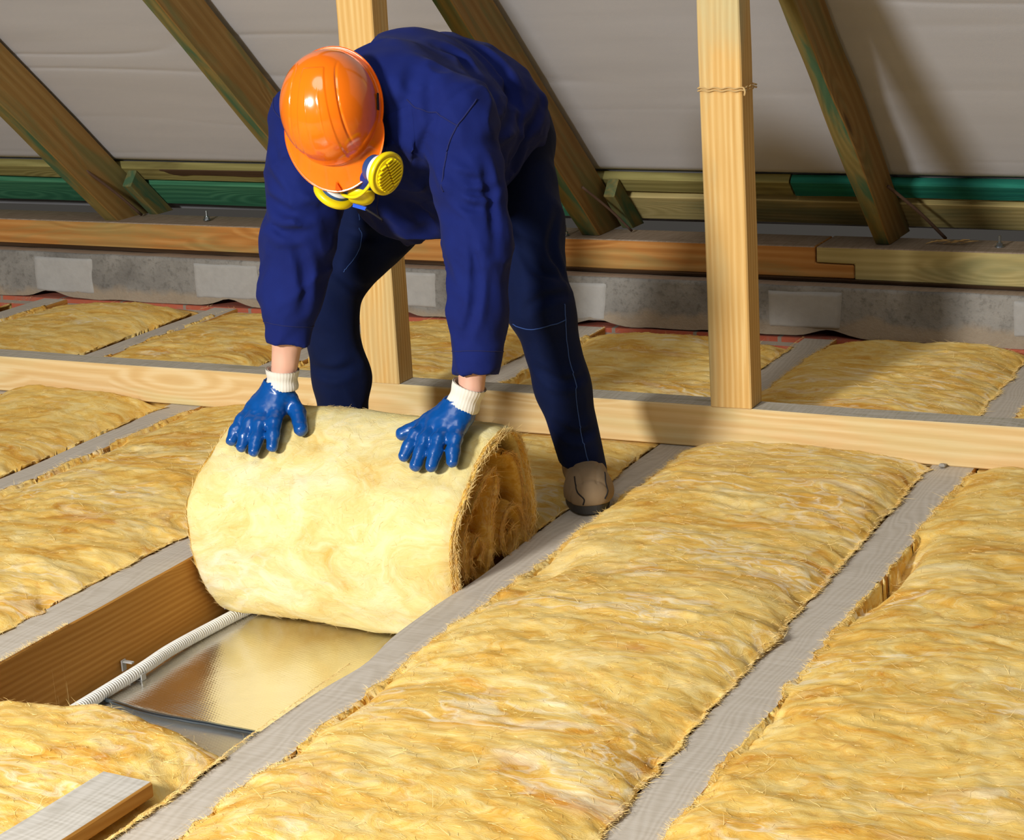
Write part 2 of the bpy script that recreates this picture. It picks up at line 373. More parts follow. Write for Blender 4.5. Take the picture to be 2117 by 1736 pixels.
# bark strip
xs = np.linspace(-2.38, -1.55, 60); V = []
for i, x in enumerate(xs):
    hgt = .030 * sstep(-2.38, -2.34, x) * (1 - .75*sstep(-2.0, -1.6, x)) + .004 * noise([x * 20, 0, 0], 4)
    for s, d in ((.094, .151), (.094, .147), (.094 - max(.004, hgt), .147), (.094 - max(.004, hgt), .151)):
        V.append(roof(np.float64(x), np.float64(s), np.float64(d)))
o = mesh('bark_strip', np.array(V), gridf(60, 4, 0, True)[:, ::-1].copy(), M_bark, smooth=False)
tag(o, 'dark brown strip of bark along the upper eaves batten, left of the worker', 'bark')

# rafters
def rafter(x0, x1, lab, mats, seed, hgt=.148, d0=.0):
    o_s0 = .0
    w_ = x1 - x0; xc = (x0 + x1) / 2
    L = 2.3
    A = roof(np.float64(xc), np.float64(.0), np.float64(d0)); B = roof(np.float64(xc), np.float64(L), np.float64(d0))
    o = timber('rafter', A, B, w_, hgt, mats, seed=seed, warp=.004, seg=70)
    # birdsmouth: seat the foot flat on the plate
    me = o.data; mw = o.matrix_world; inv = mw.inverted()
    for v in me.vertices:
        if v.co.x < .02:
            p = mw @ v.co
            dz = (p.z - FZ)
            p = p + (Vector((0, cS, -sS)) * (dz / sS))
            if p.y > 1.5: pass
            v.co = inv @ p
    tag(o, lab, 'rafter', None); return o
RM = [M_raft, M_raft, M_raft_g]
rafter(-2.595, -2.54, 'sloping timber rafter at the far left edge, resting on the wall plate', RM, 11, .166, -.013)
rafter(-1.70, -1.65, 'sloping timber rafter just left of the worker\'s orange helmet', RM, 12)
rafter(-.803, -.743, 'sloping timber rafter right behind the worker\'s back', RM, 13)
rafter(.123, .167, 'shaded sloping rafter right of the right-hand post', RM, 14)
for x, l in ((-2.497, 'green-edged timber block beside the foot of the leftmost rafter'), (-.70, 'dark timber block beside the foot of the rafter behind the worker')):
    A = roof(np.float64(x), np.float64(.0), np.float64(.085)); B = roof(np.float64(x), np.float64(.085), np.float64(.085))
    o = timber('rafter_block', A, B, .036, .065, [M_raft_g, M_raft_g], seed=3, seg=12)
    mw = o.matrix_world; inv = mw.inverted()
    for v in o.data.vertices:
        if v.co.x < .02:
            p = mw @ v.co; p = p + Vector((0, cS, -sS)) * ((p.z - FZ - .001) / sS); v.co = inv @ p
    tag(o, l, 'timber')

# wall plate with lapped joint
PT = .249; PY0, PY1 = 1.215, 1.385
def plate(name, prof, y0, y1, mats, lab, topz):
    # prof: (x,z) outline counter-clockwise, extruded in y
    n = len(prof); V = [(x, y0, z) for x, z in prof] + [(x, y1, z) for x, z in prof]
    F = [list(range(n)), list(range(2*n-1, n-1, -1))]; mi = [0, 0]
    for i in range(n):
        j = (i+1) % n; F.append([i, i+n, j+n, j]); mi.append(1 if abs(prof[i][1] - prof[j][1]) < .03 and min(prof[i][1], prof[j][1]) > topz - .01 else 0)
    o = mesh(name, V, F, mats, smooth=False, midx=mi); bevel(o, .003, 1)
    bpy.context.view_layer.update(); return tag(o, lab, 'wall plate')
zt = lambda x: PT - .004 * x * (x < 0) - .000 * x
zb = lambda x: .158 - .005 * x
lx0, lx1 = -.04, .075
plate('wall_plate', [(-6.5, zb(-4)), (lx1 - .002, zb(lx1)), (lx1 - .002, .198), (lx0 - .002, .200), (lx0 - .002, zt(lx0)), (-6.5, zt(-4))], PY0, PY1, [M_plate, M_plate_top], 'long orange-brown wall plate beam lying on the concrete, left of the lap joint', .24)
plate('wall_plate', [(lx1 + .001, zb(.2)-.001), (2.2, zb(2.2)), (2.2, PT), (lx0 + .003, PT + .001), (lx0 + .003, .203), (lx1 + .001, .201)], PY0 - .004, PY1, [M_plate2, M_plate_top], 'greenish yellow wall plate beam right of the lap joint at the back wall', .24)
# felt strip
n = 260; xs = np.linspace(-6.5, 2.2, n); a = .004 * fbm(np.stack([xs * 7, xs*0, xs*0], -1), 9)
V = np.zeros((n, 4, 3)); V[:, :, 0] = xs[:, None]
zt0 = zb(np.maximum(xs, -4)) - .001; zb0 = wall_top(xs) + .003
for j, (y, k) in enumerate(((1.199, 1), (1.203, 0), (1.39, 0), (1.39, 1))):
    V[:, j, 1] = y + a * (j < 2); V[:, j, 2] = np.where(k, zt0, zb0)
tag(mesh('roofing_felt', V.reshape(-1, 3), gridf(n, 4, 0, True)[:, ::-1].copy(), M_bark, smooth=False), 'dark roofing felt strip squeezed between the wall plates and the concrete', 'felt')

M_steel = plain('galvanised_steel', lin('A9B2B8'), .35, Metallic=1.0)
M_rust = plain('rusty_steel', lin('5A4334'), .8, 60)
def bolt(x, y, z, lab):
    e = empty('anchor_bolt', (x, y, z)); tag(e, lab, 'bolt', None)
    V, F = tube([(x, y, z), (x, y, z + .003)], .013, 14); mesh('washer', V, F, M_steel, e, False)
    V, F = tube([(x, y, z+.003), (x, y, z + .012)], .009, 6); mesh('nut', V, F, M_steel, e, False)
    V, F = tube([(x, y, z+.012), (x, y, z + .032)], .004, 8); mesh('threaded_rod', V, F, M_steel, e, False)
bolt(-2.2, 1.29, .2585, 'galvanised anchor bolt on the wall plate left of the worker')
bolt(-.845, 1.245, .2528, 'galvanised anchor bolt on the wall plate beside the rafter behind the worker')
bolt(.47, 1.285, .2505, 'galvanised anchor bolt on the wall plate at far right')
def rod(a, b, r, lab):
    P = catmull([a, (np.array(a)+np.array(b))/2 + np.array([.004, 0, .003]), b], 12); V, F = tube(P, r, 7)
    tag(mesh('steel_spike', V, F, M_rust, smooth=True), lab, 'spike')
rod((-2.544, 1.10, .455), (-2.50, 1.33, .262), .005, 'rusty steel spike against the side of the leftmost rafter')
rod((.176, 1.20, .43), (.30, 1.36, .256), .005, 'rusty steel spike leaning beside the foot of the shaded right rafter')
rod((-.733, 1.14, .42), (-.66, 1.33, .257), .004, 'rusty steel spike beside the foot of the rafter behind the worker')
M_chip = plain('fresh_wood_chip', lin('C9A367'), .8)
random.seed(4)
sp = []
for k in range(9):
    a = np.array([.26 + .012*k, 1.29 + .006*(k % 3), .2525 + .002*(k % 4)]); b = a + np.array([.03 + .02*random.random(), .02 - .04*random.random(), .012*random.random()])
    sp.append(tube([a, (a+b)/2 + np.array([0, 0, .003]), b], np.array([.0008, .0022, .0006]), 5))
V, F = joinVF(sp); tag(mesh('wood_splinters', V, F, M_chip), 'small heap of pale wood splinters on the right wall plate', 'splinters', kind='stuff')

# ------------------------------------------------------------------ joists
def joist(key, lab, dy=(-3.0, 1.128), seed=1, edge=None, twist=0.0):
    x = JX[key]; xa = xb = x
    if key in JF: xb = JX[key] + .05 if key == 'f' else JX[key] + .01
    return tag(timber('joist', (xa, dy[0], -.168), (xb, dy[1], -.168), JW, .168, [M_joist, M_dust], seed=seed, warp=.004, edge=edge, seg=120), lab, 'joist')
def edge_b(xs, sg):           # local x = y + 3.0 ; local -Y faces +x world? (Y = up x X)
    y = xs - 3.0
    if sg > 0: return -.018 * np.exp(-((y + 1.42) / .09) ** 2) - .006 * np.exp(-((y + .95) / .12) ** 2) + .004*np.exp(-((y+1.7)/.1)**2)
    return .003 * np.sin(y * 9)
joist('b', 'dusty ceiling joist under the worker\'s shoe, right of the insulation roll', seed=2, edge=edge_b)
joist('c', 'thick dusty joist with bare brown side exposed left of the foil', seed=3)
joist('a', 'dusty joist running between the two right-hand insulation batts', seed=5)
joist('d', 'dusty joist in the left half, second bay left of the roll', seed=6)
joist('e', 'short visible joist behind the cross beam, left of the worker', seed=7)
joist('f', 'dusty joist at far left back corner beside the brick', seed=8)
joist('g', 'dusty joist at the far right back edge behind the cross beam', seed=9)

# cross beam and posts
BD = .078
tag(timber('cross_beam', (-5.6, BD/2, .001), (2.4, BD/2, .001), BD, .1, [M_pine, M_dust2], seed=21, warp=.0025, seg=160), 'long pale pine cross beam lying over the joists under both posts', 'beam')
def post(x0, x1, lab, seed, lean):
    xc = (x0 + x1) / 2
    o = timber('post', (xc, .074, .1025), (xc + lean, .074, 1.30), x1 - x0, .076, [M_pine_post], seed=seed, warp=.002)
    return tag(o, lab, 'post')
pl_ = post(-.847, -.745, 'square pine post standing on the cross beam behind the worker', 31, .0)
pr_ = post(.088, .188, 'square pine post standing on the cross beam at right, tied with twine', 32, -.01)
# twine on the right post
M_twine = plain('jute_twine', lin('C9A870'), .95, 80)
zt_ = .838; lo, hi = .083, .187
P = []
for i, (a, b) in enumerate((((lo-.003, -.006), (hi+.002, -.006)), ((hi+.002, -.006), (hi+.002, .078)), ((hi+.002, .078), (lo-.003, .078)), ((lo-.003, .078), (lo-.003, -.006)))):
    for k in range(24): f = k / 24; P.append((a[0] + (b[0]-a[0])*f, a[1] + (b[1]-a[1])*f, zt_ + .0015*math.sin(i*9 + k*.9)))
V1, F1 = tube(P + [P[0]], .0017, 7); V2, F2 = tube(catmull([(hi+.002, -.009, zt_), (hi+.006, -.012, zt_-.006), (hi+.004, -.010, zt_-.016)], 8), .0025, 7)
V3 = np.array(V1) + (0, 0, -.006)
V, F = joinVF([(V1, F1), (V3, F1), (V2, F2)])
o = mesh('twine', V, F, M_twine); o.parent = pr_; o.matrix_parent_inverse = pr_.matrix_world.inverted()

# ------------------------------------------------------------------ mineral wool
def ribbons(P0, D0, L, W_, seed, curl=.5, up=None, seg=4):
    """thin fibre strips: start points, directions, lengths"""
    rs = np.random.RandomState(seed); N = len(P0)
    D = D0 / np.linalg.norm(D0, axis=1)[:, None]
    K = rs.normal(size=(N, 3)); K -= (K * D).sum(1)[:, None] * D; K /= np.linalg.norm(K, axis=1)[:, None]
    side = np.cross(D, K); pts = []
    for i in range(seg + 1):
        f = i / seg
        c = P0 + D * (L * f)[:, None] + K * (L * curl * f * f)[:, None] * rs.uniform(.3, 1, N)[:, None]
        ww = (W_ * (1 - .85 * f))[:, None] * side
        pts.append(np.stack([c - ww, c + ww], 1))
    V = np.stack(pts, 1).reshape(-1, 3)           # N, seg+1, 2
    b = (np.arange(N) * (seg + 1) * 2)[:, None]; i = np.arange(seg)[None] * 2
    F = np.stack([b + i, b + i + 1, b + i + 3, b + i + 2], -1).reshape(-1, 4)
    return V, F
def vnormals(Vg):
    a = np.gradient(Vg, axis=0); b = np.gradient(Vg, axis=1); n = np.cross(a, b); return n / (np.linalg.norm(n, axis=2)[..., None] + 1e-12)

def batt(lab, x0, x1, y0, y1, seed, top=.016, bulge=.020, drop=.018, res=.007, front=None, tone=None, nf=5000, edgeshape=None, dips=()):
    mid = (x0 + x1) / 2; hw = (x1 - x0) / 2
    ny = int((y1 - y0) / res); nx = int((x1 - x0) / res)
    ys = np.linspace(y0, y1, ny); s = np.linspace(-1, 1, nx); s = np.sign(s) * (1 - (1 - np.abs(s)) ** 1.15)
    Y, S = np.meshgrid(ys, s, indexing='ij'); X = mid + S * (hw + .004)
    P = np.stack([X, Y, X*0 + seed * 3.7], -1)
    e = np.abs(S)
    ern = fbm(P * (9, 9, 1), seed, 5)
    X = X + np.sign(S) * sstep(.8, 1, e) * (.020 * ern + .013 * fbm(P * (32, 32, 1), seed+3, 3) + .002)
    Wp = P + .12 * np.stack([fbm(P * (3, 3, 1), seed + 7), fbm(P * (3, 3, 1), seed + 8), P[..., 2]*0], -1)
    Z = top + bulge * (1 - e ** 3) + .022 * fbm(Wp * (2.2, 3.2, 1), seed + 1, 2) + .0060 * fbm(Wp * (12, 18, 1), seed + 2, 4)
    rid = 1 - 2 * np.abs(fbm(Wp * (5, 12, 1), seed + 5, 3)); Z = Z + .003 * np.clip(rid, 0, 1) ** 2
    Z = Z + .0030 * fbm(P * (38, 55, 1), seed + 6, 3)
    Z = Z - drop * e ** 10 + .01 * ern * e ** 4
    for (cx, cy, rx, ry, dd) in dips: Z = Z + dd * np.exp(-((X - cx) / rx) ** 2 - ((Y - cy) / ry) ** 2)
    Z = Z - .038 * sstep(.98, 1.11, Y + .03 * ern); X = np.where(Y > 1.0, np.clip(X, x0 + .003, x1 - .003), X)
    over = (X < x0 + .002) | (X > x1 - .002)
    Z = np.where(over, np.maximum(Z, .0045 + .002 * noise(P * 40, seed)), Z)
    if front is not None:                        # loose front end: rounded drop with ragged outline
        fe = front(X, Y, P); X = np.where(fe < .97, np.clip(X, x0 + .003, x1 - .003), X)
        Z = Z * fe + (-.1675) * (1 - fe)
    pinch = sstep(-.05, -.005, Y) * (1 - sstep(.082, .12, Y)); lim = -.006
    Z = np.where(pinch > 0, Z * (1 - pinch) + np.minimum(Z, lim) * pinch, Z)
    ok = (Y > -.012) & (Y < .09); Z = np.where(ok, np.minimum(Z, lim), Z)
    X = np.where(ok, np.clip(X, x0 + .003, x1 - .003), X)
    Vg = np.stack([X, Y, Z], -1); N = vnormals(Vg); N *= np.sign(N[..., 2:3].mean() or 1)
    bot = -.169 if front is not None else -.15
    def side(col, xf):
        a = Vg[:, col].copy(); a[:, 0] = xf; a[:, 2] = np.minimum(a[:, 2] - .0012, -.004); b = a.copy(); b[:, 2] = bot; return a, b
    la, lb = side(0, x0 + .004); ra, rb = side(-1, x1 - .004)
    full = np.concatenate([lb[:, None], la[:, None], Vg, ra[:, None], rb[:, None]], 1)
    f0 = full[:1].copy(); f0[..., 2] = bot; f1 = full[-1:].copy(); f1[..., 2] = bot
    full = np.concatenate([f0, full, f1], 0); n1, n2 = full.shape[:2]
    V = full.reshape(-1, 3); F = gridf(n1, n2)[:, ::-1]
    # fibres
    rs = np.random.RandomState(seed + 100)
    yw = rs.uniform(0, 1, nf) ** 1.25; iy = (yw * (ny - 1)).astype(int); ix = rs.randint(0, nx, nf)
    ne = nf // 2; ix[:ne] = np.where(rs.rand(ne) < .5, rs.randint(0, 3, ne), nx - 1 - rs.randint(0, 3, ne)); iy[:ne] = rs.randint(0, ny, ne)
    keep = ~((Vg[iy, ix, 1] > -.035) & (Vg[iy, ix, 1] < .11)); iy, ix = iy[keep], ix[keep]; ne_m = (np.arange(nf) < ne)[keep]
    P0 = Vg[iy, ix] + N[iy, ix] * .0005; k = len(P0)
    D = np.stack([rs.normal(0, 1.0, k), rs.normal(0, .5, k), rs.uniform(-.02, .10, k)], -1)
    sg = np.sign(s[ix]); D[ne_m, 0] = sg[ne_m] * rs.uniform(.2, 1, ne_m.sum()); D[ne_m, 1] = rs.normal(0, .6, ne_m.sum()); D[ne_m, 2] = rs.uniform(-.1, .35, ne_m.sum())
    L = rs.uniform(.008, .03, k); L[ne_m] *= .45
    P0[ne_m, 2] = np.maximum(P0[ne_m, 2], np.where(np.abs(P0[ne_m, 0] - mid) > hw - .004, .004, -1))
    Vr, Fr = ribbons(P0, D, L, rs.uniform(.0002, .00045, k), seed, .6)
    lowjoist = (Vr[:, 0] < x0) | (Vr[:, 0] > x1); Vr[:, 2] = np.where(lowjoist, np.maximum(Vr[:, 2], .002), Vr[:, 2])
    V2 = np.vstack([V, Vr]); F2 = np.vstack([F, Fr + len(V)])
    mi = np.r_[np.zeros(len(F), int), np.ones(len(Fr), int)]
    return tag(mesh('insulation_batt', V2, F2.copy(), [tone or M_wool, M_fib], midx=mi), lab, 'insulation')
h = JW / 2
batt('honey yellow wool batt in the bay between the worker\'s joist and the next joist right', JX['b'] + h, JX['a'] - h, -2.6, 1.115, 1, nf=16000, res=.006, drop=.020,
     dips=((.10, -.97, .03, .12, -.018), (.13, -.80, .05, .05, .012)))
batt('yellow wool batt filling the bay at the right edge of the photo', JX['a'] + h, JX['g'] - h, -2.6, 1.115, 2, nf=12000, res=.0065, dips=((.72, -.72, .03, .16, -.05),))
batt('long yellow wool batt left of the exposed thick joist', JX['d'] + h, JX['c'] - h, -2.6, 1.115, 3, nf=9000, res=.0065, top=.008)
batt('yellow wool batt in the far left bay between two joists', JX['e'] + h, JX['d'] - h, -2.6, 1.115, 4, nf=5000, res=.008, top=.006, drop=.035)
batt('amber wool batt in the back left corner behind the cross beam', JX['f'] + .05 + h, JX['e'] - h, -1.5, 1.115, 5, nf=3000, res=.009, top=.002, drop=.03)
batt('amber wool batt at the extreme left edge beyond the last joist', -3.5, JX['f'] - h, .2, 1.115, 6, nf=800, res=.012, top=-.03, drop=.03)
batt('laid wool batt behind the roll, under the worker between his feet', JX['c'] + h, JX['b'] - h, -.665, 1.115, 7, nf=5000, res=.007, top=.0, bulge=.012, drop=.03)
def front_end(X, Y, P):
    # ragged curved end, y of the end varies with x
    u = (X - (JX['c'] + h)) / .617
    ye = -1.655 - .05 * sstep(.25, 1.0, u) - .03 * np.cos(u * 5) + .02 * fbm(P * (9, 9, 1), 77, 4)
    dd = (ye - Y)
    return sstep(-.01, .13, dd) ** .55
batt('pale yellow wool piece at bottom left ending ragged on the foil', JX['c'] + h, JX['b'] - h, -2.7, -1.44, 8, nf=9000, res=.0055, top=-.012, bulge=.028, drop=.03, front=front_end)

# ------------------------------------------------------------------ insulation roll
RX0, RX1 = -.650, -.052
def band(path, thick, seed, outer=False, step=.006, nxr=96):
    C = even(path, step); n = len(C); T = np.gradient(C, axis=0); T /= np.linalg.norm(T, axis=1)[:, None]
    Nn = np.stack([T[:, 1], -T[:, 0]], -1)
    tt = thick * (1 + .18 * fbm(np.stack([np.arange(n) * .08, np.zeros(n), np.zeros(n) + seed], -1), seed, 3))
    endt = np.minimum(np.arange(n), n - 1 - np.arange(n)) * step; tt = tt * np.sqrt(np.clip(endt / (thick * .7), .08, 1))
    A = C + Nn * (tt / 2)[:, None]; B = C - Nn * (tt / 2)[:, None]
    out = np.vstack([A, B[::-1]]); nn = np.vstack([Nn, -Nn[::-1]]); m = len(out)
    xs = np.linspace(RX0, RX1, nxr)
    Xg, I = np.meshgrid(xs, np.arange(m), indexing='ij')
    O = out[I]; NN = nn[I]
    P = np.stack([Xg, O[..., 0], O[..., 1]], -1)
    edge = np.minimum(Xg - RX0, RX1 - Xg)
    d = .012 * fbm(P * (4, 6, 6) + seed, seed, 4) + .004 * fbm(P * (14, 22, 22), seed + 1, 4) + .0015 * fbm(P * (50, 70, 70), seed + 2, 3)
    if not outer: d = d * .6
    d = d - .010 * np.exp(-edge / .012)
    Yg = O[..., 0] + NN[..., 0] * d; Zg = O[..., 1] + NN[..., 1] * d
    Zg = np.maximum(Zg, -.152)
    Xs = Xg + .006 * fbm(P * (1, 12, 12), seed + 4, 4) * np.exp(-edge / .02)
    Vg = np.stack([Xs, Yg, Zg], -1)
    V = [Vg.reshape(-1, 3)]; F = [gridf(nxr, m, 0, True)]; mi = [np.zeros(len(F[0]), int)]
    # end caps: grid n x k between the A side and B side
    k = 9; off = nxr * m; caps = []
    for side in (0, 1):
        ring = Vg[-1 if side else 0]; a = ring[:n]; b = ring[n:][::-1]
        f = np.linspace(0, 1, k)[None, :, None]; Cg = a[:, None] * (1 - f) + b[:, None] * f
        bul = np.sin(np.pi * np.linspace(0, 1, k))[None, :]
        Pc = Cg * (1, 1, 1); ii = np.arange(n)[:, None] * step
        strat = fbm(np.stack([ii * 9 + 0*f[..., 0], f[..., 0] * 7 + ii * 0 + noise(np.stack([ii*12, ii*0, ii*0], -1), 3), ii*0 + seed + 0*f[..., 0]], -1), seed + 9, 4)
        dx = bul * (.006 + .016 * strat); Cg = Cg.copy(); Cg[..., 0] += dx if side else -dx
        V.append(Cg.reshape(-1, 3)); Fg = gridf(n, k, off); F.append(Fg if side == 0 else Fg[:, ::-1]); mi.append(np.ones(len(Fg), int)); off += n * k; caps.append(Cg)
    V = np.vstack(V); F = np.vstack(F); mi = np.concatenate(mi)
    rs = np.random.RandomState(seed + 500); R = []; 
    # cut-face fibres follow the layer direction
    nr = int(n * 22); i = rs.randint(1, n - 1, nr); j = rs.randint(0, k, nr)
    P0 = caps[1][i, j] + (.0005, 0, 0); D = np.stack([rs.uniform(.02, .5, nr), T[i, 0], T[i, 1]], -1); D[:, 1:] *= np.sign(rs.uniform(-1, 1, nr))[:, None]; D[:, 1:] += rs.normal(0, .3, (nr, 2))
    R.append(ribbons(P0, D, rs.uniform(.006, .024, nr), rs.uniform(.0003, .0007, nr), seed, .4))
    nr = int(n * 5); i = rs.randint(1, n - 1, nr); j = rs.randint(0, k, nr)
    P0 = caps[0][i, j]; D = np.stack([rs.uniform(-.7, -.05, nr), T[i, 0], T[i, 1]], -1); R.append(ribbons(P0, D, rs.uniform(.006, .02, nr), rs.uniform(.0003, .0006, nr), seed + 1, .4))
    if outer:
        nr = 6000; i = rs.randint(0, nxr, nr); j = rs.randint(0, m, nr); P0 = Vg[i, j]
        D = np.stack([rs.normal(0, 1, nr), rs.normal(0, .5, nr), rs.normal(0, .5, nr)], -1); q = nn[j]; dn = D[:, 1]*q[:, 0] + D[:, 2]*q[:, 1]
        D[:, 1] -= q[:, 0] * (dn - .06); D[:, 2] -= q[:, 1] * (dn - .06)
        R.append(ribbons(P0 + np.stack([0*dn, q[:, 0], q[:, 1]], -1) * .0006, D, rs.uniform(.006, .02, nr), rs.uniform(.0002, .00035, nr), seed + 2, .5))
    for v, f in R:
        v[:, 2] = np.maximum(v[:, 2], -.15); F = np.vstack([F, f + len(V)]); V = np.vstack([V, v]); mi = np.r_[mi, np.full(len(f), 2)]
    return V, F[:, ::-1].copy(), mi
roll = empty('insulation_roll', ((RX0 + RX1)/2, -.87, -.152)); tag(roll, 'thick cream-yellow roll of mineral wool under the worker\'s two gloved hands', 'insulation roll')
A_ = [(-.84, -.132), (-.90, -.134), (-.96, -.118), (-1.005, -.075), (-1.032, -.01), (-1.043, .055), (-1.036, .115), (-1.0, .160), (-.94, .198), (-.87, .234), (-.80, .250), (-.742, .228), (-.712, .17), (-.698, .10), (-.697, .04), (-.712, -.03), (-.745, -.09), (-.80, -.12)]
V, F, mi = band(A_, .036, 1, True); mesh('outer_layer', V, F, [M_wool_roll, M_wool_end, M_fib], roll, midx=mi)
B_ = [(-.87, -.10), (-.93, -.085), (-.975, -.035), (-1.003, .03), (-1.0, .09), (-.968, .135), (-.915, .172), (-.868, .19), (-.852, .165), (-.868, .12), (-.885, .07), (-.892, .025), (-.912, -.02), (-.95, -.02), (-.968, .015), (-.966, .055), (-.942, .075), (-.922, .05), (-.930, .022)]
V, F, mi = band(B_, .027, 2); mesh('folded_layer', V, F, [M_wool_end, M_wool_end, M_fib2], roll, midx=mi)
C_ = [(-.78, -.085), (-.745, -.05), (-.738, .01), (-.752, .065), (-.78, .092), (-.815, .086), (-.838, .05), (-.834, .01), (-.803, -.008), (-.777, .014), (-.785, .046), (-.806, .042)]
V, F, mi = band(C_, .022, 3); mesh('core_coil', V, F, [M_wool_end, M_wool_end, M_fib2], roll, midx=mi)
D_ = [(-.722, -.01), (-.722, .06), (-.733, .13), (-.762, .190), (-.815, .212)]
V, F, mi = band(D_, .020, 4); mesh('inner_layer', V, F, [M_wool_end, M_wool_end, M_fib2], roll, midx=mi)

# ------------------------------------------------------------------ foil, conduit, offcut
def foil(name, rough):
    t = NT(name, rough, Metallic=1.0); v = t.coord(rnd=False)
    m = t.n('Mapping', {'Vector': v, 'Rotation': (0, 0, .35)}).outputs[0]
    a = t.n('TexWave', {'Vector': m, 'Scale': 42.0}, bands_direction='X').outputs[1]; b = t.n('TexWave', {'Vector': m, 'Scale': 42.0}, bands_direction='Y').outputs[1]
    n = t.noise(v, 9, 4, .5); g = t.n('Math', {0: a, 1: b}, operation='MAXIMUM').outputs[0]
    bn = t.bump(g, .0006, .25); b2 = t.n('Bump', {'Height': n, 'Distance': .004, 'Strength': .35, 'Normal': bn}); t.link(b2.outputs[0], t.b.inputs['Normal'])
    return t.col(t.mix(n, lin('E6E2DA'), lin('F6F3EC')))
M_foil = foil('rear_foil', .2); M_foil2 = foil('front_foil', .45)
def sheet(name, y0, y1, z, mat, seed, lab, curl=0):
    nx, ny = 90, 120; X, Y = np.meshgrid(np.linspace(JX['c'] + h + .002, JX['b'] - h - .002, nx), np.linspace(0, 1, ny), indexing='ij')
    yend = y0 - .03 * (X + .35) * 2 * (curl > 0)
    Yw = yend + (y1 - yend) * Y
    Z = z + .0022 * fbm(np.stack([X * 4, Yw * 6, X*0], -1), seed, 4) + .002
    if curl: Z = Z + curl * np.exp(-(Yw - yend) / .004)
    return tag(mesh(name, np.stack([X, Yw, Z], -1).reshape(-1, 3), gridf(nx, ny), mat), lab, 'foil sheet')
sheet('foil_sheet', -2.9, -1.38, -.166, M_foil2, 3, 'duller foil vapour barrier in front of the taped seam, beside the ragged wool')
sheet('foil_sheet', -1.435, -.3, -.161, M_foil, 4, 'shiny foil vapour barrier on the bay floor in front of the roll', .004)
M_tape = plain('silver_seam_edge', lin('8FA0B0'), .25, Metallic=1.0)
P = even([(-.655, -1.40, -.1595), (-.5, -1.432, -.159), (-.35, -1.437, -.1595), (-.2, -1.444, -.159), (-.055, -1.452, -.1595)], .01)
P[:, 2] += .001 * noise(P * 30, 3); V, F = tube(P, .006, 6); V[:, 2] = (V[:, 2] + .159) * .5 - .1555
tag(mesh('seam_tape', V, F, M_tape), 'bluish silver tape edge crossing the foil seam', 'tape')

M_cond = plain('white_pvc', lin('DAD9D2'), .45)
pth = even([(-.632, -1.75, -.146), (-.630, -1.52, -.146), (-.628, -1.38, -.145), (-.624, -1.28, -.142), (-.630, -1.18, -.143), (-.626, -1.05, -.146), (-.612, -.93, -.146), (-.585, -.86, -.146)], .0009)
rr = .0112 + .0018 * np.sign(np.sin(np.arange(len(pth)) * .0009 / .0063 * 2 * np.pi)); V, F = tube(pth, rr, 16)
tag(mesh('corrugated_conduit', V, F, M_cond), 'white corrugated cable conduit running along the foot of the exposed joist', 'conduit')
M_clip = plain('grey_plastic', lin('A8A9A8'), .5)
for y, l in ((-1.30, 'grey conduit clip on the conduit, the one nearer the camera'), (-.945, 'grey conduit clip half hidden under the left end of the roll')):
    parts = [boxVF((-.626, y, -.1575), (.016, .007, .0012))]
    for sx in (-1, 1): parts.append(boxVF((-.626 + sx * .0150, y, -.151), (.0013, .007, .0065)))
    parts.append(boxVF((-.647, y + .003, -.126), (.012, .004, .0015))); parts.append(boxVF((-.658, y + .003, -.134), (.0015, .006, .011)))
    V, F = joinVF(parts); tag(mesh('conduit_clip', V, F, M_clip, smooth=False), l, 'clip')
M_off = dusty('weathered_offcut', lin('BDB7AC'), lin('A79F91'), lin('CCC6BC'))
ob = timber('board_offcut', (-.145, -2.75, .012), (-.103, -2.0, .012), .100, .026, [M_joist, M_off], seed=40, warp=.003); tag(ob, 'short weathered board offcut lying on the wool at the bottom left corner', 'board')
rs = random.Random(3)
M_stone = plain('mortar_crumb', lin('9A958C'), .9)
def crumb(x, y, z, r, lab, mat=None):
    th = np.linspace(0, np.pi, 7); ph = np.linspace(0, 2*np.pi, 9)[:-1]; T_, Ph = np.meshgrid(th, ph, indexing='ij')
    D = np.stack([np.sin(T_)*np.cos(Ph), np.sin(T_)*np.sin(Ph), np.cos(T_)*.55], -1); D = D * (1 + .35 * noise(D * 2 + x * 31, 5))[..., None]
    tag(mesh('mortar_crumb', (D * r + (x, y, z + r * .5)).reshape(-1, 3), gridf(7, 8, 0, True)[:, ::-1].copy(), mat or M_stone, smooth=False), lab, 'crumb')
crumb(.635, -.012, .002, .009, 'grey mortar crumb at the foot of the cross beam on the right joist')


